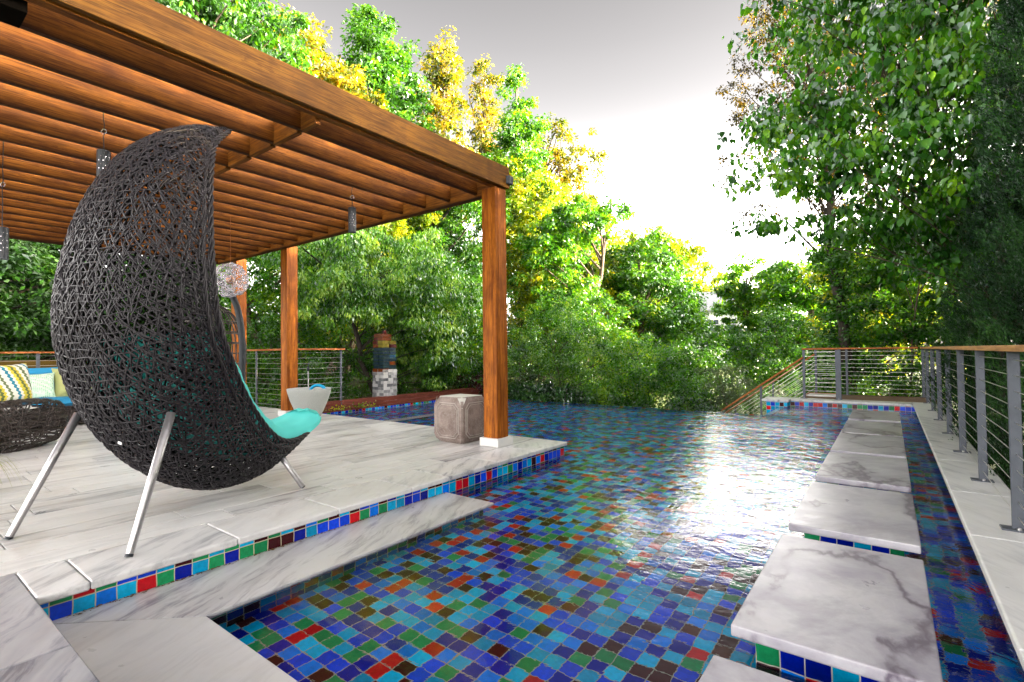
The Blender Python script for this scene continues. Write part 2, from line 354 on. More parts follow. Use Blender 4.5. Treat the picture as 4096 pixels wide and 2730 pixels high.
# outer face below the infinity edge
# water sheet
def water():
    nx, ny = 60, 90
    M = Mat('pool_water'); p = M.pos()
    sx = M.n('ShaderNodeSeparateXYZ'); M.l(p, sx.inputs[0])
    n1 = M.noise(M.map(p, (1., 1., 1.)), 4.2, 3, .6, .5)
    n2 = M.noise(M.map(p, (1.2, 1.9, 1.)), 9., 3, .6, .6)
    patch = M.ramp(M.noise(p, .45, 2, .5), [(.35, (.25,)), (.65, (1,))])
    far = M.math('MULTIPLY_ADD', sx.outputs[1], .16, -.18, clamp=True)
    ch = M.math('MULTIPLY', M.math('MULTIPLY_ADD', sx.outputs[0], 2.0, 1.2, clamp=True), .9)
    amp = M.math('ADD', M.math('MULTIPLY', M.math('MAXIMUM', far, ch), patch), .14)
    h = M.math('MULTIPLY', M.math('ADD', n1, M.math('MULTIPLY', n2, .35)), amp)
    bmp = M.bump(h, .8, .026)
    fr = M.n('ShaderNodeFresnel'); fr.inputs[0].default_value = 1.333; M.l(bmp, fr.inputs['Normal'])
    g = M.n('ShaderNodeBsdfGlossy'); g.inputs['Roughness'].default_value = 0.; M.l(bmp, g.inputs['Normal'])
    rf = M.n('ShaderNodeBsdfRefraction'); rf.inputs['Roughness'].default_value = 0.; rf.inputs['IOR'].default_value = 1.333; M.l(bmp, rf.inputs['Normal'])
    rf.inputs[0].default_value = (.93, .99, 1, 1)
    mx = M.n('ShaderNodeMixShader'); M.l(fr.outputs[0], mx.inputs[0]); M.l(rf.outputs[0], mx.inputs[1]); M.l(g.outputs[0], mx.inputs[2])
    M.l(mx.outputs[0], M.out.inputs[0])
    b = MB()
    P = [(-8.87, 10.12), (-8.87, 4.99), (-3.1, 4.99), (-3.1, -3), (.45, -3), (.45, 12.0), (-1.72, 12.0), (-1.84, 11.7), (-1.84, 10.12)]
    b.add([(x, y, ZW) for x, y in P], [tuple(range(len(P)))])
    o = b.build('pool_water', M.m); tag(o, 'clear rippled pool water', kind='structure'); return o
water()
# deck paving: coping slabs, planks, foreground slabs
def slabs(name, rects, z0, z1, mat, bev=.004, gap=.0015, seg=1):
    b = MB()
    for r in rects: b.box(r[0] + gap, r[1] - gap, r[2] + gap, r[3] - gap, z0, z1, bev, seg)
    o = b.build(name, mat); tag(o, kind='structure'); return o
ys = [.513, .705, 1.373, 2.032, 2.695, 3.11, 3.785, 4.444, 5.08]
slabs('deck_coping', [(-3.46, -3.02, a, b_) for a, b_ in zip(ys[:-1], ys[1:])], -.041, 0, m_cop, .010, .0018, 3)
R = []; x = -3.46; k = 0
while x > -13.9:
    x0 = x - .228; y = -3.0 + random.uniform(-.8, 0); y1max = 5.08
    while y < y1max:
        L = random.choice((.75, .9, 1.2, 1.2, 1.5)); ye = min(y + L, y1max)
        if y1max - ye < .18: ye = y1max
        if x > -7.0 and y < .513:
            pass
        R.append((x0, x, y, ye)); y = ye
    x = x0
slabs('deck_paving', R, -.040, 0, m_deck, .0008, .0036)
fs = []
for i, (a, b_) in enumerate([(-3.455, -2.43), (-2.428, -1.1), (-1.1, .2)]):
    for j, (c, d) in enumerate([(-.10, .513), (-.75, -.10), (-1.5, -.75)]): fs.append((a + .3 * (j % 2), b_ + .3 * (j % 2), c, d))
slabs('foreground_paving', fs, -.045, 0, m_fore, .006, .001, 2)
m_joint = simple('joint_dirt', (.09, .065, .045), .9, 0, .4)
b = MB(); b.box(-13.9, -3.3, -3, 4.92, -.6, -.046); b.box(-3.29, .3, -3, .50, -.6, -.05)
tag(b.build('deck_base', m_joint), kind='structure')
# the L-shaped marble step
st = MB()
st.prism([(-3.078, .515), (-2.526, 1.008), (-2.526, 3.10), (-3.078, 3.10)], ZS - .03, ZS, .004, 2)
st.prism([(-3.074, .514), (-1.1, .514), (-1.1, 1.008), (-2.5225, 1.006)], ZS - .03, ZS - .0002, .004, 2)
tag(st.build('pool_step', m_stepm), 'low marble step slab at the pool edge below the deck', kind='structure')
# dirt line where the step meets the tile band
m_dirt = simple('dry_debris', (.13, .07, .03), .95, 0, .6, 60)
db = MB()
for i in range(420):
    y = rng.uniform(.62, 3.1); x = -3.046 + abs(rng.normal(0, .008)); s = rng.uniform(.002, .006)
    c = np.array([x, y, ZS + .001]); V = c + rng.normal(0, s, (4, 3)) * [1, 1.6, .5]; V[:, 2] = np.maximum(V[:, 2], ZS + .0005)
    db.add(V, [(0, 1, 2), (0, 2, 3), (0, 3, 1), (1, 2, 3)])
tag(db.build('leaf_debris', m_dirt), 'thin line of dry leaf crumbs along the tile band', 'debris', kind='stuff')
# right-hand coping path
R = []; y = -1.2
for L in (1.33, 1.15, 1.2, 1.35, 1.1, 1.3, 1.25, 1.2, 1.3, 1.2, 1.15): R.append((.34, .70, y, y + L)); y += L
R[-1] = (.34, .70, R[-1][2], 12.40)
slabs('coping_path', R, -.045, 0, m_cop, .010, .001, 3)
slabs('far_coping', [(-1.67, -1.1, 11.945, 12.36), (-1.1, -.45, 11.945, 12.36), (-.45, .1, 11.945, 12.36), (.1, .338, 11.945, 12.36), (-2.18, -1.672, 11.70, 12.34)], -.045, .0, m_cop, .008, .001, 2)
b = MB(); b.box(.53, .72, -3, 12.4, -2.6, -.05); b.box(-2.08, .5, 12.26, 12.38, -2.4, -.05)
tag(b.build('path_base', m_conc), kind='structure')
# far wooden deck
b = MB()
y = 12.42
while y < 13.85: b.box(-1.5 if y < 12.5 or y > 13.6 else -1.5, .75, y, y + .085, -.05, -.012, .002, 1); y += .092
fd = thing('wooden_deck', 'weathered brown board deck behind the far pool wall', 'deck', (-.4, 12.4, -.05))
b.build('deck_boards', m_deckwood, fd)
b = MB(); b.box(-1.5, -.95, 13.0, 13.62, -.010, .010, .003, 1); hp = b.build('access_hatch', m_plinth, fd)
b = MB(); b.box(-1.54, -1.505, 12.95, 13.66, -.02, .02, .003, 1); b.box(-1.54, -.93, 13.625, 13.66, -.02, .021, .003, 1); b.build('hatch_frame', m_railo, fd)

# submerged marble ledge strip behind the deck
b = MB(); b.box(-7.35, -7.10, 5.15, 7.6, -.30, -.27, .01, 1)
tag(b.build('submerged_ledge', m_plinth), 'pale submerged marble strip under the far water', 'ledge')

# ------------------------------------------------------------------ stepping stones on tiled pedestals
SY = [(10.431, 9.10), (8.888, 7.59), (7.535, 6.192), (6.077, 4.856), (4.65, 3.454), (3.240, 2.062), (1.829, .66), (.43, -.74)]
words = ['short pale marble slab farthest away against the far tiled wall', 'second marble slab from the far tiled wall in the stepping row', 'third marble slab from the far tiled wall in the stepping row',
         'middle marble slab of the stepping row, fourth from the far wall', 'large marble slab just beyond the biggest one in the stepping row', 'biggest whole marble slab nearest the camera with long grey crack-like vein',
         'cut-off marble slab corner at the bottom of the picture', '']
for i, (y1, y0) in enumerate(SY[:7]):
    t = thing('stepping_stone', words[i], 'stepping stone', (-.19, (y0 + y1) / 2, ZF), 'marble slabs crossing the pool')
    b = MB(); b.box(-.511, .116, y0, y1, -.045, 0, .007, 3); b.build('slab', m_stone, t)
    b = MB(); b.box(-.435, .045, y0 + .06, y1 - .06, ZF + .001, -.0485); b.build('pedestal', m_twy, t)

# pool inlet nozzle
t = thing('pool_inlet', 'round pale plastic inlet fitting in the tiled step wall', 'inlet', (-2.63, 1.55, -.27))
b = MB()
def ringpts(c, r, x, k=24): return [(x, c[0] + r * math.cos(a), c[1] + r * math.sin(a)) for a in np.arange(k) * 2 * PI / k]
G = [ringpts((1.55, -.27), r, x) for r, x in ((.034, -2.638), (.034, -2.628), (.026, -2.622), (.018, -2.620), (.018, -2.598), (.012, -2.596), (.010, -2.62))]
b.grid(np.array(G), cv=True); b.build('fitting', m_noz, t, True)

# ------------------------------------------------------------------ cable railings
def zrail(z): return z
def cable_fence(name, label, pts, posts, z0, h, cat='railing', pw=.055, pd=.02, rail_mat=None, ncab=11, group=None, railw=.09, plate=True, doubles=()):
    """pts: polyline of the rail (x, y); posts: list of (x, y, dirx, diry)"""
    t = thing(name, label, cat, (pts[0][0], pts[0][1], z0), group)
    for (px, py, dx, dy, wd) in posts:
        b = MB(); R_ = np.array([[dx, -dy, 0], [dy, dx, 0], [0, 0, 1]])   # local x across the post face
        c = np.array([px, py, 0])
        b.box(px - wd / 2, px + wd / 2, py - pd / 2, py + pd / 2, z0 + .004, z0 + h - .036, .003, 1, R_, c)
        po = b.build('post', m_steel, t)
        if plate:
            b = MB(); b.box(px - .075, px + .06, py - .045, py + .045, z0 + .0005, z0 + .010, .002, 1, R_, c); bp = b.build('base_plate', m_steel, po)
            for s_ in (-1, 1):
                b = MB(); b.lathe([(.012, 0), (.012, .008), (.006, .013)], (px + dx * .0 - dy * .032 * s_, py + dx * .032 * s_, z0 + .010), 8); b.build('bolt', m_alu, po)
    for k in range(ncab):
        z = z0 + .075 + k * (h - .075 - .085) / (ncab - 1)
        b = MB(); b.tube([(p[0], p[1], z) for p in pts], .0028, 5); b.build('cable', m_cable, t)
    for k in range(len(pts) - 1):
        a, c = np.array(pts[k]), np.array(pts[k + 1]); d = (c - a) / np.linalg.norm(c - a); L = np.linalg.norm(c - a); n_ = np.array([-d[1], d[0]])
        b = MB(); R_ = np.array([[d[0], -d[1], 0], [d[1], d[0], 0], [0, 0, 1]]); m_ = np.array([*((a + c) / 2), 0])
        b.box(m_[0] - L / 2 - .0, m_[0] + L / 2 + (.0 if k == len(pts) - 2 else .04), m_[1] - railw / 2, m_[1] + railw / 2, z0 + h - .036, z0 + h + .001 * (k % 2), .005, 2, R_, m_)
        b.build('handrail', rail_mat or m_rail, t)
    return t
ry = [1.33, 2.70, 4.065, 5.404, 6.761, 8.112, 9.53, 10.88, 12.28]
cable_fence('cable_railing', 'long steel cable railing with flat grey posts running along the right coping', [(.575, .2), (.575, 13.7)],
            [(.575, y, 1, 0, .055) for y in ry] + [(.575, 13.68, 1, 0, .055)], 0, 1.066)
cable_fence('cable_railing', 'far steel cable railing across the back of the wooden deck', [(.50, 13.72), (-1.40, 13.72)],
            [(-.775, 13.72, 1, 0, .045), (-1.38, 13.72, 1, 0, .05)], -.012, 1.078, rail_mat=m_railo)
cable_fence('cable_railing', 'short cable railing with a wide bolted post behind the pool pier', [(-.83, 12.27), (-1.48, 12.27)],
            [(-.84, 12.27, 1, 0, .10), (-1.455, 12.27, 1, 0, .05)], 0, 1.066, rail_mat=m_railo)
def stair_rail(y, x0, z0, x1, z1, posts, label):
    t = thing('stair_railing', label, 'railing', (x0, y, z0 - 1.0), 'railings down the garden stair')
    sl_ = (z1 - z0) / (x1 - x0)
    b = MB(); d = np.array([x1 - x0, 0, z1 - z0]); L = np.linalg.norm(d); an = math.atan2(d[2], d[0]); c, s = math.cos(an), math.sin(an)
    m_ = np.array([(x0 + x1) / 2, y, (z0 + z1) / 2]); b.box(m_[0] - L / 2, m_[0] + L / 2, y - .045, y + .045, m_[2] - .018, m_[2] + .018, .004, 1, [[c, 0, -s], [0, 1, 0], [s, 0, c]], m_)
    b.build('handrail', m_railo, t)
    for k in range(10):
        o_ = -.09 - k * .088; b = MB(); b.tube([(x0, y, z0 + o_), (x1, y, z1 + o_)], .0028, 5); b.build('cable', m_cable, t)
    for px in posts:
        zt = z0 + (px - x0) * sl_; b = MB(); b.box(px - .022, px + .022, y - .01, y + .01, zt - 1.15, zt - .02, .002, 1); b.build('post', m_steel, t)
stair_rail(12.27, -1.46, .87, -4.2, -1.15, (-2.294, -3.2, -4.1), 'nearer sloping cable rail of the stair going down left of the pier')
stair_rail(13.72, -1.40, .92, -4.4, -1.32, (-2.296, -3.174, -4.2), 'farther sloping cable rail of the stair behind the nearer one')
# stair treads
t = thing('garden_stair', 'wooden stair descending left between the two sloping railings', 'stair', (-1.6, 13, -.2))
for k in range(9):
    b = MB(); b.box(-1.83 - k * .27, -1.54 - k * .27, 12.33, 13.66, -.20 - k * .19, -.165 - k * .19, .004, 1); b.build('tread', m_deckwood, t)
HL = 1.165
cable_fence('cable_railing', 'cable railing behind the rear pergola post beside the concrete bowl', [(-13.8, 5.02), (-8.86, 5.02)],
            [(x, 5.02, 1, 0, .05) for x in (-13.0, -11.65, -10.27, -8.9)], 0, HL, rail_mat=m_railo)
cable_fence('cable_railing', 'short cable railing return ending over the wooden curb', [(-8.9, 5.07), (-8.9, 6.12)],
            [(-8.9, 6.05, 1, 0, .05)], .0, HL, rail_mat=m_railo, plate=False)
cable_fence('cable_railing', 'orange-topped cable railing behind the blue sofa', [(-13.8, -2.5), (-13.8, 4.96)],
            [(-13.8, y, 0, 1, .06) for y in (-1.8, -.4, 1.0, 2.35, 3.7)], 0, HL, rail_mat=m_railo)

# wooden curb along the left of the far pool, stone pillar, glass totem
t = thing('wooden_curb', 'low reddish board curb along the left side of the far pool', 'retaining wall', (-8.95, 7.6, -.15))
for k in range(3):
    b = MB(); b.box(-9.0, -8.885 , 5.10, 10.3, -.15 + .075 * k + (.004 if k else 0), -.077 + .075 * k, .004, 1); b.build('board', m_curb, t)
b = MB(); b.box(-9.06, -8.872, 5.08, 10.34, .076, .10, .004, 1); b.build('cap_board', m_curb, t)
m_ledg = Mat('ledgestone'); p_ = m_ledg.pos(); i_ = m_ledg.island()
cc_ = m_ledg.mix(m_ledg.ramp(m_ledg.math('ADD', m_ledg.math('MULTIPLY', i_, .6), m_ledg.math('MULTIPLY', m_ledg.noise(p_, 14, 5, .7, .6), .6)), [(.25, (0,)), (.8, (1,))]), (.045, .05, .06), (.42, .42, .42))
m_ledg.pbr(cc_, .8, 0, m_ledg.bump(m_ledg.noise(p_, 40, 5), .7, .01)); m_ledg = m_ledg.m
t = thing('stone_pillar', 'square grey split-stone pillar standing at the wooden curb', 'pillar', (-9.02, 7.2, -.15))
b = MB(); z = -.15
PX, PY, PH = -9.10, 7.32, .185
b.box(PX - PH + .02, PX + PH - .02, PY - PH + .02, PY + PH - .02, -.15, .63)
while z < .63:
    hz = .065
    for face in range(4):
        q = -PH
        while q < PH - .01:
            L = min(random.choice((.09, .13, .18)), PH - q)
            if PH - q - L < .05: L = PH - q
            e = random.uniform(0, .018)
            if face == 0: b.box(PX + PH - .03, PX + PH + e, PY + q, PY + q + L - .002, z + .002, z + hz, .003, 1)
            elif face == 1: b.box(PX - PH - e, PX - PH + .03, PY + q, PY + q + L - .002, z + .002, z + hz, .003, 1)
            elif face == 2: b.box(PX + q, PX + q + L - .002, PY - PH - e, PY - PH + .03, z + .002, z + hz, .003, 1)
            else: b.box(PX + q, PX + q + L - .002, PY + PH - .03, PY + PH + e, z + .002, z + hz, .003, 1)
            q += L
    z += hz
b.build('shaft', m_ledg, t)
def glassm(n, c): return simple(n, c, .15, 0, .4, 20, .4)
gm = [glassm('dark_glass', (.01, .025, .035)), glassm('amber_glass', (.13, .03, .005)), glassm('yellow_glass', (.16, .13, .01)), glassm('red_glass', (.07, .006, .005)), glassm('teal_glass', (.01, .05, .09))]
t = thing('glass_totem', 'tall totem of dark and amber glass blocks on top of the stone pillar', 'sculpture', (PX, PY, .635))
rows = 11; hz = .078
for r_ in range(rows):
    for (sx_, sy_) in ((-1, -1), (1, -1), (1, 1), (-1, 1)):
        if sx_ == 1 and sy_ == 1 and r_ > 8: continue
        k = gm[0] if 1 <= r_ <= 6 else gm[random.choice((1, 2, 3, 1))]
        if r_ in (2, 4) and sy_ == 1: k = gm[random.choice((1, 4))]
        if r_ == 0: k = gm[1] if sy_ < 0 else gm[0]
        j = random.uniform(-.012, .012)
        b = MB(); x0 = PX + (.005 if sx_ > 0 else -.175) + j; y0 = PY + (.01 if sy_ > 0 else -.185) + j
        b.box(x0, x0 + .17, y0, y0 + .175, .636 + r_ * hz, .636 + r_ * hz + hz - .006, .006, 1)
        for q in range(4): b.box(x0 + .02 + q * .042, x0 + .04 + q * .042, y0 - .006, y0, .655 + r_ * hz, .68 + r_ * hz); b.box(x0 + .17, x0 + .176, y0 + .02 + q * .042, y0 + .04 + q * .042, .655 + r_ * hz, .68 + r_ * hz)
        b.build('glass_block', k, t)
b = MB(); b.box(PX - .03, PX + .03, PY - .04, PY + .03, .636 + rows * hz, .636 + rows * hz + .08, .005, 1); b.build('glass_finial', gm[3], t)

# ------------------------------------------------------------------ pergola
pg = thing('pergola', 'large stained timber pergola with slatted roof over the marble deck', 'pergola', (-3.6, 4.47, 0))
YN = -1.2
posts = [(-3.60, 4.47), (-8.30, 4.62), (-10.15, 4.62)]
for (x, y) in posts:
    b = MB(); b.box(x - .1, x + .1, y - .1, y + .1, .09, 2.925, .004, 1)
    b.box(x - .055, x + .055, y - .104, y + .104, .092, 2.92, .001, 1)      # shadow-line strips
    b.box(x - .104, x + .104, y - .055, y + .055, .092, 2.92, .001, 1)
    po = b.build('post', m_wz, pg)
    b = MB(); b.box(x - .135, x + .135, y - .135, y + .135, .0015, .092, .003, 1); b.build('plinth', m_plinth, po)
b = MB(); b.box(-3.515, -3.47, YN, 4.60, 2.945, 3.185, .003, 1); b.build('fascia_beam', m_fascia, pg)
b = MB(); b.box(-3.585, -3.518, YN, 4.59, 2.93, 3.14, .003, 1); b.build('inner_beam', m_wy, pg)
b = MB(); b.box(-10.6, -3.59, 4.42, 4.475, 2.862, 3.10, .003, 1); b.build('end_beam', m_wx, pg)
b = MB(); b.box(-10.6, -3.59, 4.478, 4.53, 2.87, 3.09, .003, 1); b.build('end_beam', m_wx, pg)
b = MB(); b.prism([(-3.465, 4.535), (-3.43, 4.55), (-3.43, 4.62), (-3.60, 4.62), (-3.60, 4.535)], 2.99, 3.08); b.build('beam_end_cap', m_char, pg)
x = -3.83; k = 0
while x > -10.75:
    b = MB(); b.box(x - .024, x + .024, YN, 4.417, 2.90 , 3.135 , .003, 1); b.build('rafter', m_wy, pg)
    if x > -10.4:
        x1 = x + .43 - .027 if k else -3.588
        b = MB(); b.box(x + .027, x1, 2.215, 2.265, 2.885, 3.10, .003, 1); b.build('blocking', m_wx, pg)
    x -= .43; k += 1
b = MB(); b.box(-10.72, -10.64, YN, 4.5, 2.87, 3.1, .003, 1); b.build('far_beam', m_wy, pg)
b = MB(); b.box(-3.805, -3.60, -.6, .56, 2.875, 2.94, .003, 1); b.build('splice_block', simple('shade_black', (.004, .003, .002), .9, spec=.02), pg)  # near-black colour stands in for the shade under the beam
for (yy,) in ((-1.1,),):
    for x in (-3.6, -8.3): 
        b = MB(); b.box(x - .1, x + .1, yy - .1, yy + .1, .002, 2.925, .004, 1); b.build('post', m_wz, pg)

# hanging perforated lanterns
def lantern(x, y, ztop, label, lit=0):
    t = thing('hanging_lantern', label, 'lantern', (x, y, ztop - .24), 'perforated metal lanterns hung from the pergola')
    b = MB(); r = .042
    b.lathe([(r, -.27), (r, 0), (r - .006, .004), (.006, .006)], (x, y, ztop), 24); body = b.build('lantern_body', m_char, t, False)
    hb = MB()
    for rr in range(6):
        for q in range(10):
            a = q * 2 * PI / 10 + (rr % 2) * PI / 10; z = ztop - .05 - rr * .03
            c = np.array([x + (r + .0006) * math.cos(a), y + (r + .0006) * math.sin(a), z]); tv = np.array([-math.sin(a), math.cos(a), 0])
            hb.add([c + .0026 * (math.cos(w_) * tv + math.sin(w_) * np.array([0, 0, 1])) for w_ in np.arange(6) * PI / 3], [tuple(range(6))])
    hb.build('punched_holes', m_silver, t)
    b = MB(); P = [(x, y, ztop + .004)]
    for k in range(9): P.append((x + random.uniform(-.004, .004), y + random.uniform(-.004, .004), ztop + .004 + (k + 1) * (2.905 - ztop) / 9))
    b.tube(P, .0035, 5); b.build('cord', m_black, t)
    zr_ = ztop + (2.9 - ztop) * .5
    b = MB(); b.tube([(x + .018 * math.cos(a), y + .012 * math.cos(a), zr_ + .018 * math.sin(a)) for a in np.arange(14) * 2 * PI / 14], .0025, 5, closed=True); b.build('hook_ring', m_silver, t)
lantern(-4.69, 1.152, 2.60, 'black perforated lantern hanging just above the left shoulder of the big wicker chair')
lantern(-4.69, 3.337, 2.66, 'black perforated lantern hanging alone between the middle roof slats and the trees')
lantern(-6.0, .79, 2.16, 'black perforated lantern partly cut off at the left edge of the picture')

# ------------------------------------------------------------------ weaving on a parametric surface
def weave(G, n, rad, angs, Lr, mat, name, parent, amp=.004, k=4, seed=1, normal_out=1, step=.022, curv=1.2, jit=.13, lattice=None):
    rg = np.random.default_rng(seed); G = np.asarray(G); nu, nv = G.shape[:2]
    Gu = np.gradient(G, axis=0) * (nu - 1); Gv = np.gradient(G, axis=1) * (nv - 1)
    N = np.cross(Gu, Gv); N /= np.linalg.norm(N, axis=2)[..., None] + 1e-9; N *= normal_out
    area = np.linalg.norm(np.cross(Gu, Gv), axis=2); pr = area.ravel() / area.sum()
    def samp(A, u, v):
        a = np.clip(u, 0, .9999) * (nu - 1); c = np.clip(v, 0, .9999) * (nv - 1); i = a.astype(int); j = c.astype(int)
        fa = (a - i)[:, None]; fc = (c - j)[:, None]
        return (A[i, j] * (1 - fa) + A[i + 1, j] * fa) * (1 - fc) + (A[i, j + 1] * (1 - fa) + A[i + 1, j + 1] * fa) * fc
    idx = rg.choice(nu * nv, n, p=pr); u = (idx // nv + rg.random(n) - .5) / (nu - 1); v = (idx % nv + rg.random(n) - .5) / (nv - 1)
    ai = rg.integers(0, len(angs), n)
    if lattice:
        sp_, pit = lattice; cl = G[:, nv // 2]; dlc = np.r_[0, np.cumsum(np.linalg.norm(np.diff(cl, axis=0), axis=1))]; us, vs, ks = [], [], []
        for r_ in range(int(dlc[-1] / sp_)):
            ua = np.interp(r_ * sp_, dlc, np.linspace(0, 1, nu)); i_ = int(ua * (nu - 1)); row = G[i_]; dr = np.r_[0, np.cumsum(np.linalg.norm(np.diff(row, axis=0), axis=1))]
            m_ = int(dr[-1] / pit)
            if m_ < 2: continue
            q_ = (np.arange(m_) + rg.uniform(0, 1) + rg.normal(0, .10, m_)) / m_ * dr[-1]; vs.append(np.interp(q_, dr, np.linspace(0, 1, nv))); us.append(np.full(m_, ua) + rg.normal(0, .0022, m_)); ks.append((np.arange(m_) + r_ * 2) % len(angs))
        u = np.clip(np.concatenate(us), .001, .998); v = np.clip(np.concatenate(vs), .002, .998); ai = np.concatenate(ks); n = len(u)
    al = np.radians(np.array(angs)[ai]) + rg.normal(0, jit, n)
    S = int(max(Lr) / step) + 1; Ln = rg.uniform(*Lr, n) / step; cv = rg.normal(0, curv, n) * step
    ph = rg.random(n) * 2 * PI; P = np.zeros((S, n, 3)); Nn = np.zeros((S, n, 3)); layer = rg.choice((-1., 1.), n) * amp * .6
    for s_ in range(S):
        act = (s_ < Ln)
        p = samp(G, u, v); nn = samp(N, u, v); nn /= np.linalg.norm(nn, axis=1)[:, None] + 1e-9
        P[s_] = p + nn * (layer + amp * np.sin(ph + s_ * 1.4))[:, None]; Nn[s_] = nn
        tu = samp(Gu, u, v); tv = samp(Gv, u, v); lu = np.linalg.norm(tu, axis=1) + .02; lv = np.linalg.norm(tv, axis=1) + .02
        # direction: horizontal = along v
        tvh = tv / lv[:, None]; wh_ = np.cross(nn, tvh); d3 = (np.cos(al)[:, None] * tvh + np.sin(al)[:, None] * wh_) * step
        a11 = (tu * tu).sum(1) + 1e-4; a12 = (tu * tv).sum(1); a22 = (tv * tv).sum(1) + 1e-4; b1 = (tu * d3).sum(1); b2 = (tv * d3).sum(1); dt_ = a11 * a22 - a12 * a12 + 1e-8
        du = np.clip((a22 * b1 - a12 * b2) / dt_, -.06, .06); dv = np.clip((a11 * b2 - a12 * b1) / dt_, -.08, .08)
        un = u + du; vn = v + dv; ok = act & (un > 0) & (un < 1) & (vn > 0) & (vn < 1)
        u = np.where(ok, un, u); v = np.where(ok, vn, v); al = al + cv; Ln = np.where(ok, Ln, -1)
        if s_ == 0: cnt = np.ones(n, int)
        else: cnt += prev
        prev = ok.astype(int)
    keep = cnt >= 4
    T = np.gradient(P, axis=0); T[T == 0] = 0; T = T / (np.linalg.norm(T, axis=2)[..., None] + 1e-9)
    V = []; F = []; base = 0
    th = np.arange(k) * 2 * PI / k + .3
    for q in np.where(keep)[0]:
        c = cnt[q]; p = P[:c, q]; t_ = np.gradient(p, axis=0); t_ /= np.linalg.norm(t_, axis=1)[:, None] + 1e-9
        nn = Nn[:c, q]; bb = np.cross(t_, nn); bb /= np.linalg.norm(bb, axis=1)[:, None] + 1e-9
        rr = rad * rg.uniform(.85, 1.15)
        ring = p[:, None] + rr * (np.cos(th)[None, :, None] * nn[:, None] + np.sin(th)[None, :, None] * bb[:, None])
        V.append(ring.reshape(-1, 3))
        i = np.arange(c - 1)[:, None] * k + np.arange(k)[None]; j = np.arange(c - 1)[:, None] * k + (np.arange(k)[None] + 1) % k
        F.append(np.stack([i, j, j + k, i + k], 2).reshape(-1, 4) + base); base += c * k
    mb = MB(); mb.add(np.concatenate(V), np.concatenate(F)); return mb.build(name, mat, parent, True)

# ------------------------------------------------------------------ the big crescent chair
O = np.array([-3.908, 1.391, 0]); Fd = np.array([-.343, .939, 0]); Ld = np.array([.939, .343, 0]); Zd = np.array([0, 0, 1.])
def loc3(s, l, z): return O + np.multiply.outer(s, Fd) + np.multiply.outer(l, Ld) + np.multiply.outer(z, Zd)
rim = np.array([(.38, 2.78, .03), (.12, 2.56, .18), (-.06, 2.33, .34), (-.17, 2.07, .45), (-.21, 1.78, .5), (-.22, 1.55, .53), (-.19, 1.27, .54), (-.06, .99, .52), (.13, .74, .46), (.38, .5, .40), (.61, .38, .36), (.95, .385, .27), (1.33, .47, .08)])
spine = np.array([[.38, 2.80], [.006, 2.654], [-.274, 2.418], [-.458, 2.071], [-.572, 1.676], [-.616, 1.269], [-.555, .885], [-.398, .54], [-.158, .274], [.138, .108], [.478, .114], [.875, .287], [1.36, .47]])
NS = 12
Rm = crom(rim, NS); Sp = crom(spine, NS)
def podgrid(nv=61, inset=0.):
    th = np.linspace(0, PI, nv); G = np.zeros((len(Rm), nv, 3))
    for j, t in enumerate(th):
        kk = math.sin(t) ** .8; cs = math.cos(t); l = Rm[:, 2] * np.sign(cs) * abs(cs) ** .8
        s_ = Rm[:, 0] + (Sp[:, 0] - Rm[:, 0]) * kk * (1 - inset); z_ = Rm[:, 1] + (Sp[:, 1] - Rm[:, 1]) * kk * (1 - inset)
        G[:, j] = loc3(s_, l * (1 - inset), z_)
    return G
G = podgrid()
ch = thing('crescent_chair', 'tall crescent-shaped woven lounge chair with aqua cushion and silver legs', 'lounge chair', tuple(loc3(0., 0., 0.)))
weave(G, 10, .0052, (60, -60, 60, -60, 90, -60, 60), (.115, .14), m_wick, 'woven_shell', ch, amp=.004, seed=3, normal_out=-1, curv=0., jit=.10, step=.023, k=5, lattice=(.046, .030))
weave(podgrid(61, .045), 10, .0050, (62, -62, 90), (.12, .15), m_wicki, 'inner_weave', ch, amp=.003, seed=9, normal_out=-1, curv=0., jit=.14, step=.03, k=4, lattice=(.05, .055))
rows_ = MB(); dl = np.r_[0, np.cumsum(np.linalg.norm(np.diff(Sp, axis=0), axis=1))]; nrow = int(dl[-1] / .046)
for q in range(1, nrow):
    a_ = np.interp(q * .046 + rng.normal(0, .005), dl, np.arange(len(Sp))); i_ = min(int(a_), len(Sp) - 2); f_ = a_ - i_; row = G[i_] * (1 - f_) + G[i_ + 1] * f_
    th_ = np.linspace(0, 60, 46); rowp = np.stack([np.interp(th_, np.arange(61), row[:, c]) for c in range(3)], 1)
    rowp[:, 2] += .004 * np.sin(np.arange(46) * 1.3 + q) + rng.normal(0, .0015, 46)
    rows_.tube(rowp, .0050, 5, caps=False)
rows_.build('cross_strands', m_wick, ch, True)
def braid(P, r0, seed=0, twist=.035, k=6, strands=3):
    mb = MB(); P = np.asarray(P); d = np.r_[0, np.cumsum(np.linalg.norm(np.diff(P, axis=0), axis=1))]
    n = int(d[-1] / .012); q = np.linspace(0, d[-1], n); C = np.stack([np.interp(q, d, P[:, i]) for i in range(3)], 1)
    T = np.gradient(C, axis=0); T /= np.linalg.norm(T, axis=1)[:, None]; A = np.cross(T, [.3, .5, .81]); A /= np.linalg.norm(A, axis=1)[:, None]; B = np.cross(T, A)
    for s_ in range(strands):
        ph = q / twist + s_ * 2 * PI / strands
        mb.tube(C + r0 * .62 * (np.cos(ph)[:, None] * A + np.sin(ph)[:, None] * B), r0 * .5, 5)
    return mb
rp = np.vstack([loc3(Rm[:, 0], Rm[:, 2], Rm[:, 1]), loc3(Rm[::-1, 0], -Rm[::-1, 2], Rm[::-1, 1])])
braid(rp, .017).build('braided_rim', m_braid, ch, True)
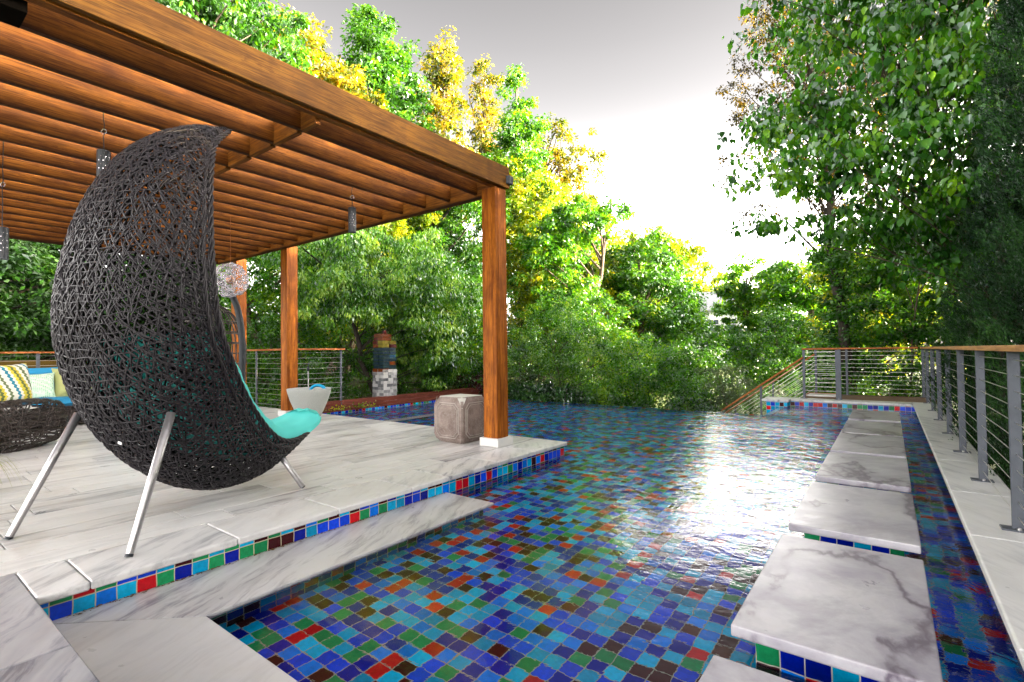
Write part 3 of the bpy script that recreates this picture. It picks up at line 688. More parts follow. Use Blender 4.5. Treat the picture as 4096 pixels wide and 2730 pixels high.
rp2 = loc3(Rm[:, 0] * 1 - .03 * 0 + (Sp[:, 0] - Rm[:, 0]) * .16, Rm[:, 2] * 1.005, Rm[:, 1] + (Sp[:, 1] - Rm[:, 1]) * .16)
braid(rp2, .010).build('braided_edge_line', m_braid, ch, True)
# cushion: quilted pad lining the lower half of the scoop
i0 = int(6.4 * NS); idx = np.arange(i0, len(Rm)); nv = 41
top = np.zeros((len(idx), nv, 3)); bot = top.copy()
for a, i in enumerate(idx):
    f = a / (len(idx) - 1); wd = Rm[i, 2] * .97 + .10 * max(0, f - .78) * 4 * (1 if f < .93 else max(0, 1 - (f - .93) / .07 * .55)); n2 = Rm[i, :2] - Sp[i]; dd = np.linalg.norm(n2) + 1e-6; n2 = n2 / dd if dd > .03 else np.array([-.5, .85])
    for j in range(nv):
        t = -1 + 2 * j / (nv - 1); l = wd * t; rise = .165 * min(1, f * 6 + .25) * (1 - .35 * f) * (1 - abs(t) ** 4) ** .45
        rise += .007 * math.sin(f * 60 + 3 * t) * (1 - f) + .006 * math.sin(t * 9 + f * 25)
        dip = 0.
        bs = Rm[i, :2] + n2 * (rise - dip)
        if f > .96: bs = bs - np.array([.0, 0]) 
        rise += 0; top[a, j] = loc3(bs[0], l, bs[1])
        kk = (1 - abs(t) ** 2.4) ** .5 * .72 * (1 - .6 * f)
        bq = Rm[i, :2] + (Sp[i] - Rm[i, :2]) * kk - n2 * .004
        bot[a, j] = loc3(bq[0], l, bq[1])
cb = MB(); ring = np.concatenate([top, bot[:, ::-1]], 1); cb.grid(ring, cv=True)
cb.add(np.vstack([ring[-1], ring[-1].mean(0)]), [(q, (q + 1) % ring.shape[1], ring.shape[1]) for q in range(ring.shape[1])])
cb.build('seat_cushion', m_aqua, ch, True)
for (fs_, fl, ts, tl, tz, lab) in ((-.69, .478, -.39, .40, .72, None), (-.69, -.478, -.40, -.36, .70, None), (.69, .443, .60, .27, .30, None), (.69, -.443, .60, -.27, .30, None)):
    a = loc3(fs_, fl, .0); c = loc3(ts, tl, tz); b = MB(); P = [a + (c - a) * q for q in (.0, .03, .5, 1)]; P[0] = a + np.array([0, 0, .004])
    b.tube(P, [.016, .019, .022, .024], 16); lg = b.build('leg', m_alu, ch, True)
    b = MB(); b.tube([a + np.array([0, 0, .001]), a + (c - a) * .02], .0195, 12); b.build('rubber_foot', m_black, lg)
tp = loc3(-.50, .14, .55)
b = MB(); b.box(tp[0] - .03, tp[0] + .03, tp[1] - .002, tp[1] + .002, tp[2] - .008, tp[2] + .008, .002, 1); b.build('maker_tag', m_tagm, ch)

# ------------------------------------------------------------------ hanging egg chair behind it
eg = thing('hanging_egg_chair', 'open cane basket chair hung from a curved black pole behind the big chair', 'hanging chair', (-7.6, 3.0, 0))
P = crom([(-7.15, 3.30, .02), (-7.15, 3.30, .8), (-7.15, 3.29, 1.35), (-7.2, 3.24, 1.75), (-7.32, 3.13, 2.02), (-7.5, 2.97, 2.13), (-7.72, 2.8, 2.10)], 8)
b = MB(); b.tube(P, .042, 14); b.build('curved_pole', m_pole, eg, True)
b = MB(); b.tube([(-7.45 + .5 * math.cos(a), 2.95 + .5 * math.sin(a), .03) for a in np.arange(28) * 2 * PI / 28], .028, 8, closed=True); b.build('base_ring', m_pole, eg, True)
c0 = np.array([-7.75, 3.16, 1.08]); b = MB()
for q in range(9):
    ph = q * PI / 9; b.tube([c0 + np.array([.43 * math.sin(a) * math.cos(ph), .43 * math.sin(a) * math.sin(ph), .70 * math.cos(a)]) for a in np.linspace(0, 2 * PI, 41)[:-1]], .010, 5, closed=True)
for z in np.linspace(-.6, .6, 9):
    r = .43 * math.sqrt(1 - (z / .7) ** 2); b.tube([c0 + np.array([r * math.cos(a), r * math.sin(a), z]) for a in np.arange(28) * 2 * PI / 28], .010, 5, closed=True)
b.build('basket', m_wickd, eg, True)
def pillow(c, ex, ey, ez, w_, h_, t_, mat, name='pillow', parent=None, n=15):
    G1 = np.zeros((n, n, 3)); G2 = G1.copy(); rr = random.uniform(0, 6)
    for i in range(n):
        for j in range(n):
            a = -1 + 2 * i / (n - 1); d = -1 + 2 * j / (n - 1)
            pin = 1 - .10 * (1 - abs(a) ** 2) * abs(d) ** 3 - .0
            pin2 = 1 - .10 * (1 - abs(d) ** 2) * abs(a) ** 3
            th = t_ / 2 * ((1 - a ** 4) * (1 - d ** 4)) ** .5 + .006 * math.sin(a * 7 + d * 5 + rr) * (1 - a * a) * (1 - d * d)
            G1[i, j] = np.array(c) + ex * a * w_ / 2 * pin2 + ey * d * h_ / 2 * pin + ez * th
            G2[i, j] = np.array(c) + ex * a * w_ / 2 * pin2 + ey * d * h_ / 2 * pin - ez * th
    b = MB(); b.grid(G1); b.grid(G2[::-1]); return b.build(name, mat, parent, True)
X, Y_, Z_ = np.eye(3)
pillow((-7.75, 3.05, .62), Y_, X, Z_, .62, .6, .2, m_blue, 'seat_cushion', eg)

# ball lamp of curled wire
bl = thing('wire_ball_lamp', 'silver ball lamp of tangled wire hanging under the pergola', 'pendant lamp', (-7.0, 3.07, 1.83))
b = MB(); c0 = np.array([-7.0, 3.075, 2.055]); R0 = .232
for q in range(420):
    n_ = rng.normal(size=3); n_ /= np.linalg.norm(n_); a_ = np.cross(n_, rng.normal(size=3)); a_ /= np.linalg.norm(a_); bb_ = np.cross(n_, a_)
    r = rng.uniform(.018, .034); R1 = R0 * rng.uniform(.84, 1.0); cc = c0 + n_ * R1
    tl = n_ * rng.uniform(-.5, .5); K = 9; a0 = rng.uniform(0, 6); sp_ = rng.uniform(3.4, 5.6)
    b.tube([cc + r * (math.cos(a0 + s * sp_ / K) * (a_ + tl * .7) + math.sin(a0 + s * sp_ / K) * bb_) for s in range(K + 1)], .0032, 4)
b.build('wire_shade', m_silver, bl, True)
b = MB(); b.tube([c0 + [0, 0, .2], (c0[0], c0[1], 2.90)], .003, 5); b.build('cord', m_railo, bl)
mcop = simple('copper_core', (.55, .28, .18), .35, 1.)
b = MB(); b.lathe([(.03, -.05), (.055, -.02), (.055, .03), (.03, .06)], tuple(c0), 12); b.build('bulb_holder', mcop, bl, True)

# ------------------------------------------------------------------ lounge furniture on the left
def superell(c, ex, ey, rx, ry, rz, e1=.6, e2=.6, nu=30, nv=60):
    G = np.zeros((nu, nv, 3)); sg = lambda a, e: np.sign(a) * abs(a) ** e
    for i, a in enumerate(np.linspace(-PI / 2 * .96, PI / 2 * .96, nu)):
        for j, t in enumerate(np.linspace(-PI, PI, nv)):
            G[i, j] = np.array(c) + ex * rx * sg(math.cos(a), e1) * sg(math.cos(t), e2) + ey * ry * sg(math.cos(a), e1) * sg(math.sin(t), e2) + Z_ * rz * sg(math.sin(a), e1)
    return G
e1_ = np.array([-.69, .72, 0]); e1_ /= np.linalg.norm(e1_); e2_ = np.array([e1_[1], -e1_[0], 0])
ac = thing('wicker_armchair', 'dark open-weave wicker armchair with rounded arm at the left edge', 'armchair', (-8.0, 1.0, 0))
Ga = superell((-7.93, 1.15, .285), e1_, e2_, .66, .20, .275)
weave(Ga, 430, .0075, (0, 0, 0, 62, -62), (.18, .5), m_wickd, 'arm', ac, amp=.006, seed=5, step=.04, curv=.15)
Gb = superell((-8.4, .62, .18), e1_, e2_, .62, .42, .17)
weave(Gb, 500, .0075, (0, 0, 62, -62), (.18, .5), m_wickd, 'seat_base', ac, amp=.006, seed=6, step=.04, curv=.15)
pillow((-8.42, .80, .42), e1_, e2_, Z_, 1.2, .75, .16, m_white, 'seat_cushion', ac)
# patterned pillow
MZ = Mat('zigzag_fabric'); tcn = MZ.n('ShaderNodeTexCoord').outputs['Object']; sx = MZ.n('ShaderNodeSeparateXYZ'); MZ.l(MZ.map(tcn, (1, 1, 1), (0, 0, 0), (0, 0, 0)), sx.inputs[0])
al_ = MZ.math('ADD', MZ.math('MULTIPLY', sx.outputs[0], -.69), MZ.math('MULTIPLY', sx.outputs[1], .72))
zz = MZ.math('MULTIPLY', MZ.math('PINGPONG', sx.outputs[2], .022), 1.0)
vv = MZ.math('FRACT', MZ.math('MULTIPLY', MZ.math('ADD', MZ.math('MULTIPLY_ADD', sx.outputs[2], .35, al_), zz), 3.2))
cz = MZ.ramp(vv, [(0, (.72, .72, .66)), (.2, (.02, .20, .30)), (.32, (.70, .70, .62)), (.42, (.55, .48, .05)), (.55, (.10, .14, .05)), (.66, (.55, .48, .05)), (.76, (.70, .70, .64)), (.88, (.13, .18, .08))], 'CONSTANT')
MZ.pbr(cz, .9)
rx_ = np.array([-.55, .80, .0]); rx_ /= np.linalg.norm(rx_); upv = np.array([-.25, -.1, .96]); upv /= np.linalg.norm(upv); nn_ = np.cross(rx_, upv)
def tp_(o, label, cat, group=None): return tag(o, label, cat, group)
tp_(pillow((-8.9, 1.22, .73), rx_, upv, nn_, .60, .52, .20, MZ.m, 'throw_pillow'), 'zigzag patterned cream, yellow and teal pillow on the wicker armchair', 'pillow', 'pillows on the seats')
sf = thing('wicker_sofa', 'dark wicker sofa with blue cushions behind the armchair', 'sofa', (-10.5, 1.8, 0))
def flatgrid(p0, p1, z0, z1, nu=6, nv=20): return np.array([[(p0[0] + (p1[0] - p0[0]) * j / (nv - 1), p0[1] + (p1[1] - p0[1]) * j / (nv - 1), z0 + (z1 - z0) * i / (nu - 1)) for j in range(nv)] for i in range(nu)])
b = MB()
for z in np.linspace(.04, .30, 5): b.tube([(-9.98, .2, z), (-9.98, 3.4, z)], .009, 5)
for y in np.arange(.2, 3.41, .075): b.tube([(-9.98, y, .02), (-9.98, y, .31)], .007, 5)
b.box(-10.9, -10.03, .25, 3.35, .02, .29, .01, 1)
b.build('base_frame', m_wickd, sf)
b = MB()
for z in np.linspace(.35, .78, 6): b.tube([(-10.95, .2, z), (-10.95, 3.4, z)], .009, 5)
for y in np.arange(.2, 3.41, .075): b.tube([(-10.95, y, .30), (-10.95, y, .80)], .007, 5)
b.build('back_frame', m_wickd, sf)
for i, y in enumerate((.75, 1.8, 2.85)):
    pillow((-10.45, y, .35), Y_, X, Z_, 1.06, .98, .17, m_blue, 'seat_cushion', sf)
    pillow((-10.82, y, .65), Y_, np.array([-.2, 0, .98]), np.array([.98, 0, .2]), 1.06, .52, .22, m_blue, 'back_cushion', sf)
MS = Mat('star_fabric'); p_ = MS.pos(True); vo = MS.n('ShaderNodeTexVoronoi', feature='DISTANCE_TO_EDGE'); MS.l(MS.map(p_, (9, 9, 9)), vo.inputs[0]); vo.inputs['Randomness'].default_value = 0.3
MS.pbr(MS.ramp(vo.outputs[0], [(0, (.62, .72, .62)), (.12, (.50, .66, .50)), (.3, (.14, .36, .20))]), .85)
q1 = np.array([-.1, .97, 0]); q1 /= np.linalg.norm(q1); uv_ = np.array([-.3, 0, .95]); uv_ /= np.linalg.norm(uv_)
tp_(pillow((-10.42, 1.72, .60), q1, uv_, np.cross(q1, uv_), .54, .44, .16, MS.m, 'throw_pillow'), 'green and white star patterned pillow on the sofa', 'pillow', 'pillows on the seats')
tp_(pillow((-10.52, 2.22, .64), q1, uv_, np.cross(q1, uv_), .54, .50, .17, m_olive, 'throw_pillow'), 'plain olive green pillow at the right of the star pillow', 'pillow', 'pillows on the seats')
tp_(pillow((-10.5, 2.95, .66), q1, uv_, np.cross(q1, uv_), .50, .48, .17, m_aqua, 'throw_pillow'), 'aqua pillow glimpsed through the big chair weave', 'pillow', 'pillows on the seats')

# potted grass at the left edge
t = thing('potted_grass', 'small pot of pale grass at the left picture edge before the armchair', 'potted plant', (-5.72, .62, 0))
b = MB(); b.lathe([(.07, .001), (.10, .10), (.11, .22), (.10, .22), (.08, .1)], (-5.72, .62, 0), 20); b.build('pot', m_conc, t, True)
m_grass = leafmat('grass_blades', (.20, .22, .06), (.30, .32, .10), (.35, .34, .14), .4)
b = MB()
for q in range(90):
    a = rng.uniform(0, 2 * PI); L = rng.uniform(.15, .36); c = np.array([-5.72 + .05 * math.cos(a), .62 + .05 * math.sin(a), .21]); d = np.array([math.cos(a), math.sin(a), 0]); sd_ = np.array([-d[1], d[0], 0]) * .0025
    P = [c + d * L * s * .85 + Z_ * (L * 1.0 * s - L * 1.45 * s * s) for s in np.linspace(0, 1, 6)]
    V = []; [V.extend([p - sd_ * (1 - .8 * i / 5), p + sd_ * (1 - .8 * i / 5)]) for i, p in enumerate(P)]
    b.add(V, [(2 * i, 2 * i + 1, 2 * i + 3, 2 * i + 2) for i in range(5)])
b.build('grass_blades', m_grass, t)

# concrete bowl with swim ring, stool
bw = thing('concrete_bowl', 'large pale speckled concrete bowl at the rear pergola post', 'planter', (-7.43, 4.47, 0))
b = MB(); b.lathe([(.14, .0015), (.155, .03), (.22, .16), (.285, .32), (.325, .45), (.335, .50), (.33, .508), (.315, .508), (.30, .49), (.25, .32), (.15, .12)], (-7.43, 4.47, 0), 48); b.build('bowl', m_conc, bw, True)
b = MB(); b.lathe([(.296, .44), (.01, .44)], (-7.43, 4.47, 0), 32); b.build('soil', m_barkd, bw)
sr = thing('swim_ring', 'bright blue foam ring sticking out of the concrete bowl', 'swim toy', (-7.32, 4.55, .45))
b = MB(); b.tube([(-7.32 + .095 * math.cos(a), 4.55 + .07 * math.cos(a), .46 + .095 * math.sin(a)) for a in np.arange(28) * 2 * PI / 28], .024, 10, closed=True); b.build('ring', m_ring, sr, True)
wf = thing('water_spout', 'thin metal rod standing upright in the concrete bowl', 'rod', (-7.5, 4.5, .44))
b = MB(); b.tube([(-7.5, 4.5, .44), (-7.515, 4.5, .78)], .007, 6); b.build('rod', m_alu, wf); b = MB(); b.lathe([(.012, 0), (.02, .03), (.02, .06), (.008, .08)], (-7.515, 4.5, .78), 10); b.build('tip', m_black, wf)

ms = Mat('weathered_stool'); p_ = ms.pos(); nz = ms.noise(p_, 7, 6, .65, .3); nf = ms.noise(p_, 60, 4, .7)
cs_ = ms.mix(ms.ramp(nz, [(.35, (0,)), (.65, (1,))]), (.135, .098, .085), (.26, .21, .185)); cs_ = ms.mix(ms.ramp(nf, [(.5, (0,)), (.8, (.6,))]), cs_, (.40, .36, .32))
gN = ms.n('ShaderNodeNewGeometry'); sn = ms.n('ShaderNodeSeparateXYZ'); ms.l(gN.outputs['Normal'], sn.inputs[0])
pt = ms.ramp(gN.outputs['Pointiness'], [(.50, (0,)), (.60, (.55,))]); cs_ = ms.mix(pt, cs_, (.50, .47, .43))
ms.pbr(cs_, .85, 0, ms.bump(nf, .5, .004)); m_stool = ms.m
m_stooltop = simple('stool_top_stone', (.52, .51, .47), .8, 0, .12, 20, .3)
so_ = thing('stone_stool', 'weathered brown octagonal stone stool with framed panels beside the front post', 'stool', (-4.10, 4.42, 0))
cx, cy_, hw, ch_, H_ = -4.13, 4.46, .235, .085, .535
def sqring(h, c, z): return [(cx + a, cy_ + b_, z) for a, b_ in ((h - c, -h), (h, -h + c), (h, h - c), (h - c, h), (-h + c, h), (-h, h - c), (-h, -h + c), (-h + c, -h))]
b = MB(); G_ = [sqring(hw - .05, .03, .0015), sqring(hw - .012, .02, .05), sqring(hw, .018, .10), sqring(hw, .018, H_ - .10), sqring(hw - .012, .02, H_ - .045), sqring(hw - .05, .03, H_)]
b.grid(np.array(G_), cv=True); b.add(G_[0], [tuple(range(8))[::-1]]); b.build('body', m_stool, so_)
b = MB(); b.add(np.array(sqring(hw - .045, .03, H_ + .001)), [tuple(range(8))]); b.box(cx - .18, cx + .18, cy_ - .18, cy_ + .18, H_ - .02, H_ + .004, .003, 1); b.build('top', m_stooltop, so_)
b = MB()
for fx, fy, tx, ty in ((1, 0, 0, 1), (0, -1, 1, 0), (-1, 0, 0, 1), (0, 1, 1, 0)):
    for sc_, rr in ((1, .006), (.86, .004)):
        pw, ph = .175 * sc_, .20 * sc_ if sc_ == 1 else .178; cc = .055
        P = [(pw - cc, -ph), (pw, -ph + cc), (pw, ph - cc), (pw - cc, ph), (-pw + cc, ph), (-pw, ph - cc), (-pw, -ph + cc), (-pw + cc, -ph)]
        b.tube([(cx + fx * (hw + .001) + tx * a, cy_ + fy * (hw + .001) + ty * a, H_ / 2 + z) for a, z in P], rr, 6, closed=True)
b.build('panel_moulding', m_stool, so_)
b = MB()
for sx_ in (1, -1):
    for sy_ in (1, -1): b.add([(cx + sx_ * (hw - .07), cy_ + sy_ * (hw + .002), H_ - .003), (cx + sx_ * (hw + .002), cy_ + sy_ * (hw - .07), H_ - .003), (cx + sx_ * (hw - .006), cy_ + sy_ * (hw - .006), H_ - .125)], [(0, 1, 2)])
b.build('corner_chamfer', m_stooltop, so_)

# ------------------------------------------------------------------ terrain
def gz(x, y):
    z = np.where(y > 10.4, -2.4, -.5)
    z = np.minimum(z, -.5)
    z = np.where(x > .72, -2.6, z)
    far = np.clip((np.hypot(x, y) - 25) / 60, 0, 1); return z + far * 1.5
n = 120; q = np.linspace(-1, 1, n); xs = np.sign(q) * np.abs(q) ** 2.2 * 900; X_, Yg = np.meshgrid(xs - 3, xs + 8, indexing='ij')
Gt = np.stack([X_, Yg, -3.2 + np.clip((np.hypot(X_, Yg) - 30) / 50, 0, 1) * 2.0 + .3 * np.sin(X_ * .3) * np.cos(Yg * .27)], 2)
MG = Mat('ground_soil'); pg_ = MG.pos(); MG.pbr(MG.mix(MG.noise(pg_, 2, 6), (.02, .035, .01), (.07, .09, .025)), .95, 0, MG.bump(MG.noise(pg_, 8, 5), .8, .1))
b = MB(); b.grid(Gt); tag(b.build('ground', MG.m, None, True), kind='structure')
b = MB(); b.box(-60, -9.07, 5.1, 40, -3.6, -.35, .3, 2); b.box(-60, -13.95, -20, 5.2, -3.6, -.3, .3, 2)
tag(b.build('garden_terrace', MG.m), kind='structure')

# ------------------------------------------------------------------ foliage
def leaf_mesh(C, T, N, L, W, fold=.12):
    B = np.cross(N, T); B /= np.linalg.norm(B, axis=1)[:, None] + 1e-9; N = np.cross(T, B)
    L = L[:, None]; W = W[:, None]
    V = np.stack([C - T * L / 2, C + B * W / 2 + N * fold * W - T * L * .05, C + T * L / 2 - N * .08 * L, C - B * W / 2 + N * fold * W - T * L * .05], 1).reshape(-1, 3)
    return V, np.arange(len(C) * 4).reshape(-1, 4)
def big_leaf_mesh(C, T, N, L, W):
    B = np.cross(N, T); B /= np.linalg.norm(B, axis=1)[:, None] + 1e-9; N = np.cross(T, B); L = L[:, None]; W = W[:, None]
    pts = [(-.5, 0, 0), (-.42, .34, .10), (-.1, .5, .14), (.25, .30, .05), (.55, 0, -.10), (.25, -.30, .05), (-.1, -.5, .14), (-.42, -.34, .10), (.0, 0, 0)]
    V = np.stack([C + T * L * a + B * W * b_ + N * W * c for a, b_, c in pts], 1).reshape(-1, 3); k = np.arange(len(C))[:, None] * 9
    F = np.concatenate([k + np.array([[0, 1, 2, 8]]), k + np.array([[8, 2, 3, 4]]), k + np.array([[8, 4, 5, 6]]), k + np.array([[0, 8, 6, 7]])]); return V, F
def unit(a): return a / (np.linalg.norm(a, axis=-1)[..., None] + 1e-9)
def clump_centres(lobes, n, rg, shell=.55, rough=.22):
    vol = np.array([l[3] * l[3] * l[4] for l in lobes]) ** .8; pk = rg.choice(len(lobes), n, p=vol / vol.sum()); C = np.zeros((n, 3)); O_ = np.zeros((n, 3))
    L_ = np.array(lobes)
    d = unit(rg.normal(size=(n, 3))); r = shell + (1 - shell) * rg.random(n) ** .6
    ph = rg.uniform(0, 6, 3); r *= 1 + rough * (np.sin(d[:, 0] * 5 + ph[0]) * np.sin(d[:, 2] * 6 + ph[1]) + .5 * np.sin(d[:, 1] * 11 + ph[2])) + rg.normal(0, .06, n)
    C = L_[pk, :3] + d * r[:, None] * np.stack([L_[pk, 3], L_[pk, 3], L_[pk, 4]], 1); return C, d
def tree(name, label, base, lobes, nc, lpc, ls, mat, tr=.12, rc=.45, seed=0, cat='tree', group=None, shell=.5, flat=.6, aspect=.5, droop=.2, limbs=26, big=False, bark=None, rough=.22, spire=False, crown='crown', lr=None):
    rg = np.random.default_rng(seed + 100); base = np.array(base, float)
    if seed < 31: lpc = lpc * 1.35; ls = ls * 1.12
    t = thing(name, label, cat, tuple(base), group)
    C, D = clump_centres(lobes, nc, rg, shell, rough)
    top = np.array(max(lobes, key=lambda l: l[2])[:3]); top[2] += .3 * max(l[4] for l in lobes)
    if tr > 0:
        b = MB(); n = 10; P = [base + (top - base) * q for q in np.linspace(0, 1, n)]; P = [p + (rg.normal(0, .05 * (1 + tr), 3) * [1, 1, 0] if 0 < i else 0) for i, p in enumerate(P)]
        b.tube(P, np.linspace(tr, tr * .25, n), 8); P = np.array(P)
        for q in rg.choice(nc, min(limbs, nc), replace=False):
            c = C[q]; tt = np.clip((c[2] - base[2]) / (top[2] - base[2] + 1e-6) - .18, .12, .92) * (n - 1); i = int(tt); a = P[i] + (P[min(i + 1, n - 1)] - P[i]) * (tt - i)
            mid = (a + c) / 2 + rg.normal(0, .06, 3) * np.linalg.norm(c - a) + [0, 0, .05 * np.linalg.norm(c - a)]
            b.tube(crom([a, mid, c], 4), np.linspace(lr or max(tr * .32, .012), .005, 9), 5)
        b.build('trunk', bark or m_bark, t, True)
    npc = np.maximum(4, rg.poisson(lpc, nc)); k = np.repeat(np.arange(nc), npc); N_ = len(k)
    rcs = rc * rg.uniform(.6, 1.4, nc)
    dirs = unit(rg.normal(size=(N_, 3))); rad = rg.random(N_) ** .5
    Q = C[k] + dirs * rad[:, None] * rcs[k][:, None] * [1, 1, flat]
    T = unit(dirs * [1, 1, .5] + rg.normal(0, .5, (N_, 3)) + [0, 0, -droop * 2]); Nn = unit(rg.normal(0, .55, (N_, 3)) + [0, 0, 1.] + dirs * .5)
    L = ls * rg.uniform(.5, 1.4, N_)
    V, F = (big_leaf_mesh(Q, T, Nn, L, L * rg.uniform(.6, .9, N_)) if big else leaf_mesh(Q, T, Nn, L, L * aspect))
    mb = MB(); mb.add(V, F); mb.build(crown, mat, t); return t

L_dark = leafmat('leaves_dark', (0.01, 0.035, 0.005), (0.02, 0.07, 0.008), (0.05, 0.13, 0.014), 0.3)
L_mid = leafmat('leaves_mid', (0.015, 0.065, 0.006), (0.04, 0.14, 0.01), (0.12, 0.27, 0.015), 0.42)
L_bright = leafmat('leaves_bright', (0.022, 0.1, 0.005), (0.07, 0.22, 0.01), (0.26, 0.4, 0.014), 0.45)
L_yel = leafmat('leaves_yellow', (0.05, 0.13, 0.005), (0.21, 0.29, 0.008), (0.58, 0.47, 0.01), 0.48)
L_gold = leafmat('leaves_gold', (0.04, 0.07, 0.005), (0.18, 0.16, 0.008), (0.5, 0.32, 0.01), 0.45)
L_pale = leafmat('leaves_pale', (0.025, 0.09, 0.01), (0.08, 0.21, 0.022), (0.28, 0.42, 0.09), 0.4)
L_grey = leafmat('leaves_greygreen', (.05, .09, .045), (.08, .13, .065), (.12, .18, .09), .3)
L_mul = leafmat('leaves_mulberry', (0.015, 0.075, 0.006), (0.05, 0.18, 0.012), (0.18, 0.36, 0.018), 0.48, .4, gl=.25)
L_jun = leafmat('leaves_juniper', (0.008, 0.025, 0.008), (0.018, 0.055, 0.014), (0.05, 0.13, 0.03), 0.15)
L_back = leafmat('leaves_backlit', (0.016, 0.014, 0.003), (0.07, 0.06, 0.006), (0.34, 0.21, 0.012), 0.35)
L_laur = leafmat('leaves_laurel', (.015, .05, .012), (.03, .10, .02), (.06, .17, .03), .25, .25, gl=.6)
L_maro = leafmat('leaves_maroon', (.05, .008, .012), (.08, .015, .02), (.10, .03, .03), .3)

GB = 'trees on the slope behind the pool'
# (name, label, base, lobes, clumps, leaves/clump, leaf size, material, trunk, clump radius)
tree('willow_tree', 'feathery bright green tree above the left end of the front beam', (-18, 7.5, -.4), [(-18, 7.5, 12.3, 2.6, 2.6), (-17.2, 8.2, 9.5, 2.5, 2.5), (-19, 7, 14.5, 2.2, 2)], 240, 110, .16, L_mid, .2, .6, 1, group=GB, droop=.5)
tree('broadleaf_tree', 'yellow-green tree top just right of the feathery one above the beam', (-19.5, 11.4, -.4), [(-19.5, 11.2, 13.2, 1.6, 1.9), (-18.6, 12.4, 10.8, 2.2, 2.4)], 200, 100, .16, L_gold, .2, .55, 2, group=GB)
tree('broadleaf_tree', 'tall dark green leafy tree highest in the middle of the left tree line', (-20, 15.8, -.4), [(-20.2, 15.8, 15.8, 1.7, 2.2), (-20.1, 16, 12.6, 2.3, 2.8), (-19.5, 17, 9.5, 2.4, 2.4)], 270, 100, .19, L_mid, .25, .6, 3, group=GB)
tree('columnar_tree', 'slim golden tree beside the tall dark green one', (-18.9, 19.2, -.4), [(-18.9, 19.2, 16.4, 1.0, 1.7), (-18.9, 19.2, 13.2, 1.3, 2.4), (-18.7, 19.4, 10, 1.5, 2.2)], 200, 60, .17, L_gold, .22, .5, 4, group=GB)
tree('columnar_tree', 'thin sparse golden tree standing alone against the sky', (-18.4, 22.1, -.4), [(-18.4, 22.1, 17., .8, 1.3), (-18.4, 22.1, 14.4, 1.0, 2.2), (-18.2, 22.2, 11.5, 1.2, 2)], 120, 45, .17, L_gold, .2, .45, 5, group=GB)
tree('ivy_clad_tree', 'pointed dark green ivy-covered trunk rising over the beam corner', (-14, 19.3, -2), [(-14.1, 19.3, 13.2, .7, 1.3), (-14, 19.3, 11.0, 1.1, 1.8), (-13.9, 19.4, 8.6, 1.5, 1.9), (-13.4, 19.9, 6.6, 1.8, 1.6)], 240, 90, .15, L_bright, .2, .45, 6, group=GB)
tree('many_stemmed_tree', 'twiggy gold-leaved tree with several leaders right of the ivy spire', (-14.4, 23.9, -2), [(-15.3, 23.4, 12.0, .8, 2.3), (-14.3, 24, 12.0, .8, 2.4), (-13.2, 24.8, 11.0, .8, 2.2), (-14.2, 24, 8.6, 1.9, 1.8)], 170, 42, .17, L_gold, .2, .5, 7, group=GB, limbs=60)
tree('broadleaf_tree', 'sunlit bright yellow foliage mass right of the front post', (-12.6, 19.3, -2), [(-12.7, 19.1, 7.0, 1.9, 1.9), (-12.2, 19.5, 4.6, 2.1, 2.0), (-13.6, 18.8, 5.4, 1.6, 1.8), (-13.6, 19, 8.8, 1.2, 1.3)], 300, 90, .14, L_yel, .2, .5, 8, group=GB)
tree('ivy_clad_tree', 'dark branching tree with ivy on its trunk reaching right over the yellow mass', (-9.6, 16.4, -2), [(-9.3, 16.6, 5.8, 1.4, .9), (-8.2, 17.4, 6.3, .9, .4), (-10.2, 16.0, 4.7, 1.3, 1.2), (-9.4, 16.5, 2.6, 1.1, 1.6)], 210, 75, .13, L_bright, .16, .4, 9, group=GB, shell=.4)
tree('oak_tree', 'rounded yellow-green tree at the middle against the white sky', (-12.7, 32.9, -2), [(-12.9, 32.8, 7.3, 2.7, 2.2), (-11.2, 34, 6.7, 2.2, 1.7), (-13.8, 32, 5, 2.4, 2.4)], 260, 75, .2, L_yel, .25, .6, 10, group=GB)
tree('maple_tree', 'mid green maple with visible limbs in front of the round oak', (-8.5, 21.1, -2), [(-8.7, 21, 4.6, 1.5, 1.5), (-8.2, 21.4, 2.9, 2.1, 1.6), (-7.4, 22, 1.3, 1.8, 1.6)], 240, 80, .15, L_mid, .18, .5, 11, group=GB)
tree('broadleaf_tree', 'small distant yellow tree top over the white house', (-14.6, 53, -1), [(-14.8, 53, 6.6, 2.6, 2.2), (-12, 54, 5.0, 2.6, 2.0)], 130, 60, .32, L_yel, .2, .8, 12, group=GB)
tree('broadleaf_tree', 'round-headed green tree right of the white house with yellow crest', (-6.6, 32.4, -2), [(-6.7, 32.3, 4.6, 1.9, 1.7), (-6.4, 32.5, 2.4, 2.0, 2.2), (-6.0, 32.8, .3, 1.9, 1.6)], 260, 85, .19, L_bright, .2, .55, 13, group=GB)
tree('broadleaf_tree', 'yellow-topped tree between the round-headed tree and the far railing', (-3.3, 31, -2), [(-3.4, 31.2, 4.7, 2.0, 1.4), (-3.4, 31, 2.6, 2.3, 2), (-2.4, 31, .4, 2.2, 1.8)], 240, 85, .19, L_bright, .2, .6, 14, group=GB)
tree('broadleaf_tree', 'green tree behind the far corner of the right railing', (-.6, 25, -2), [(-.6, 25, 3.8, 2.2, 1.6), (-.6, 25, 1.6, 2.2, 2), (1.6, 26, 3, 2.4, 2.6)], 260, 85, .17, L_yel, .2, .55, 15, group=GB)
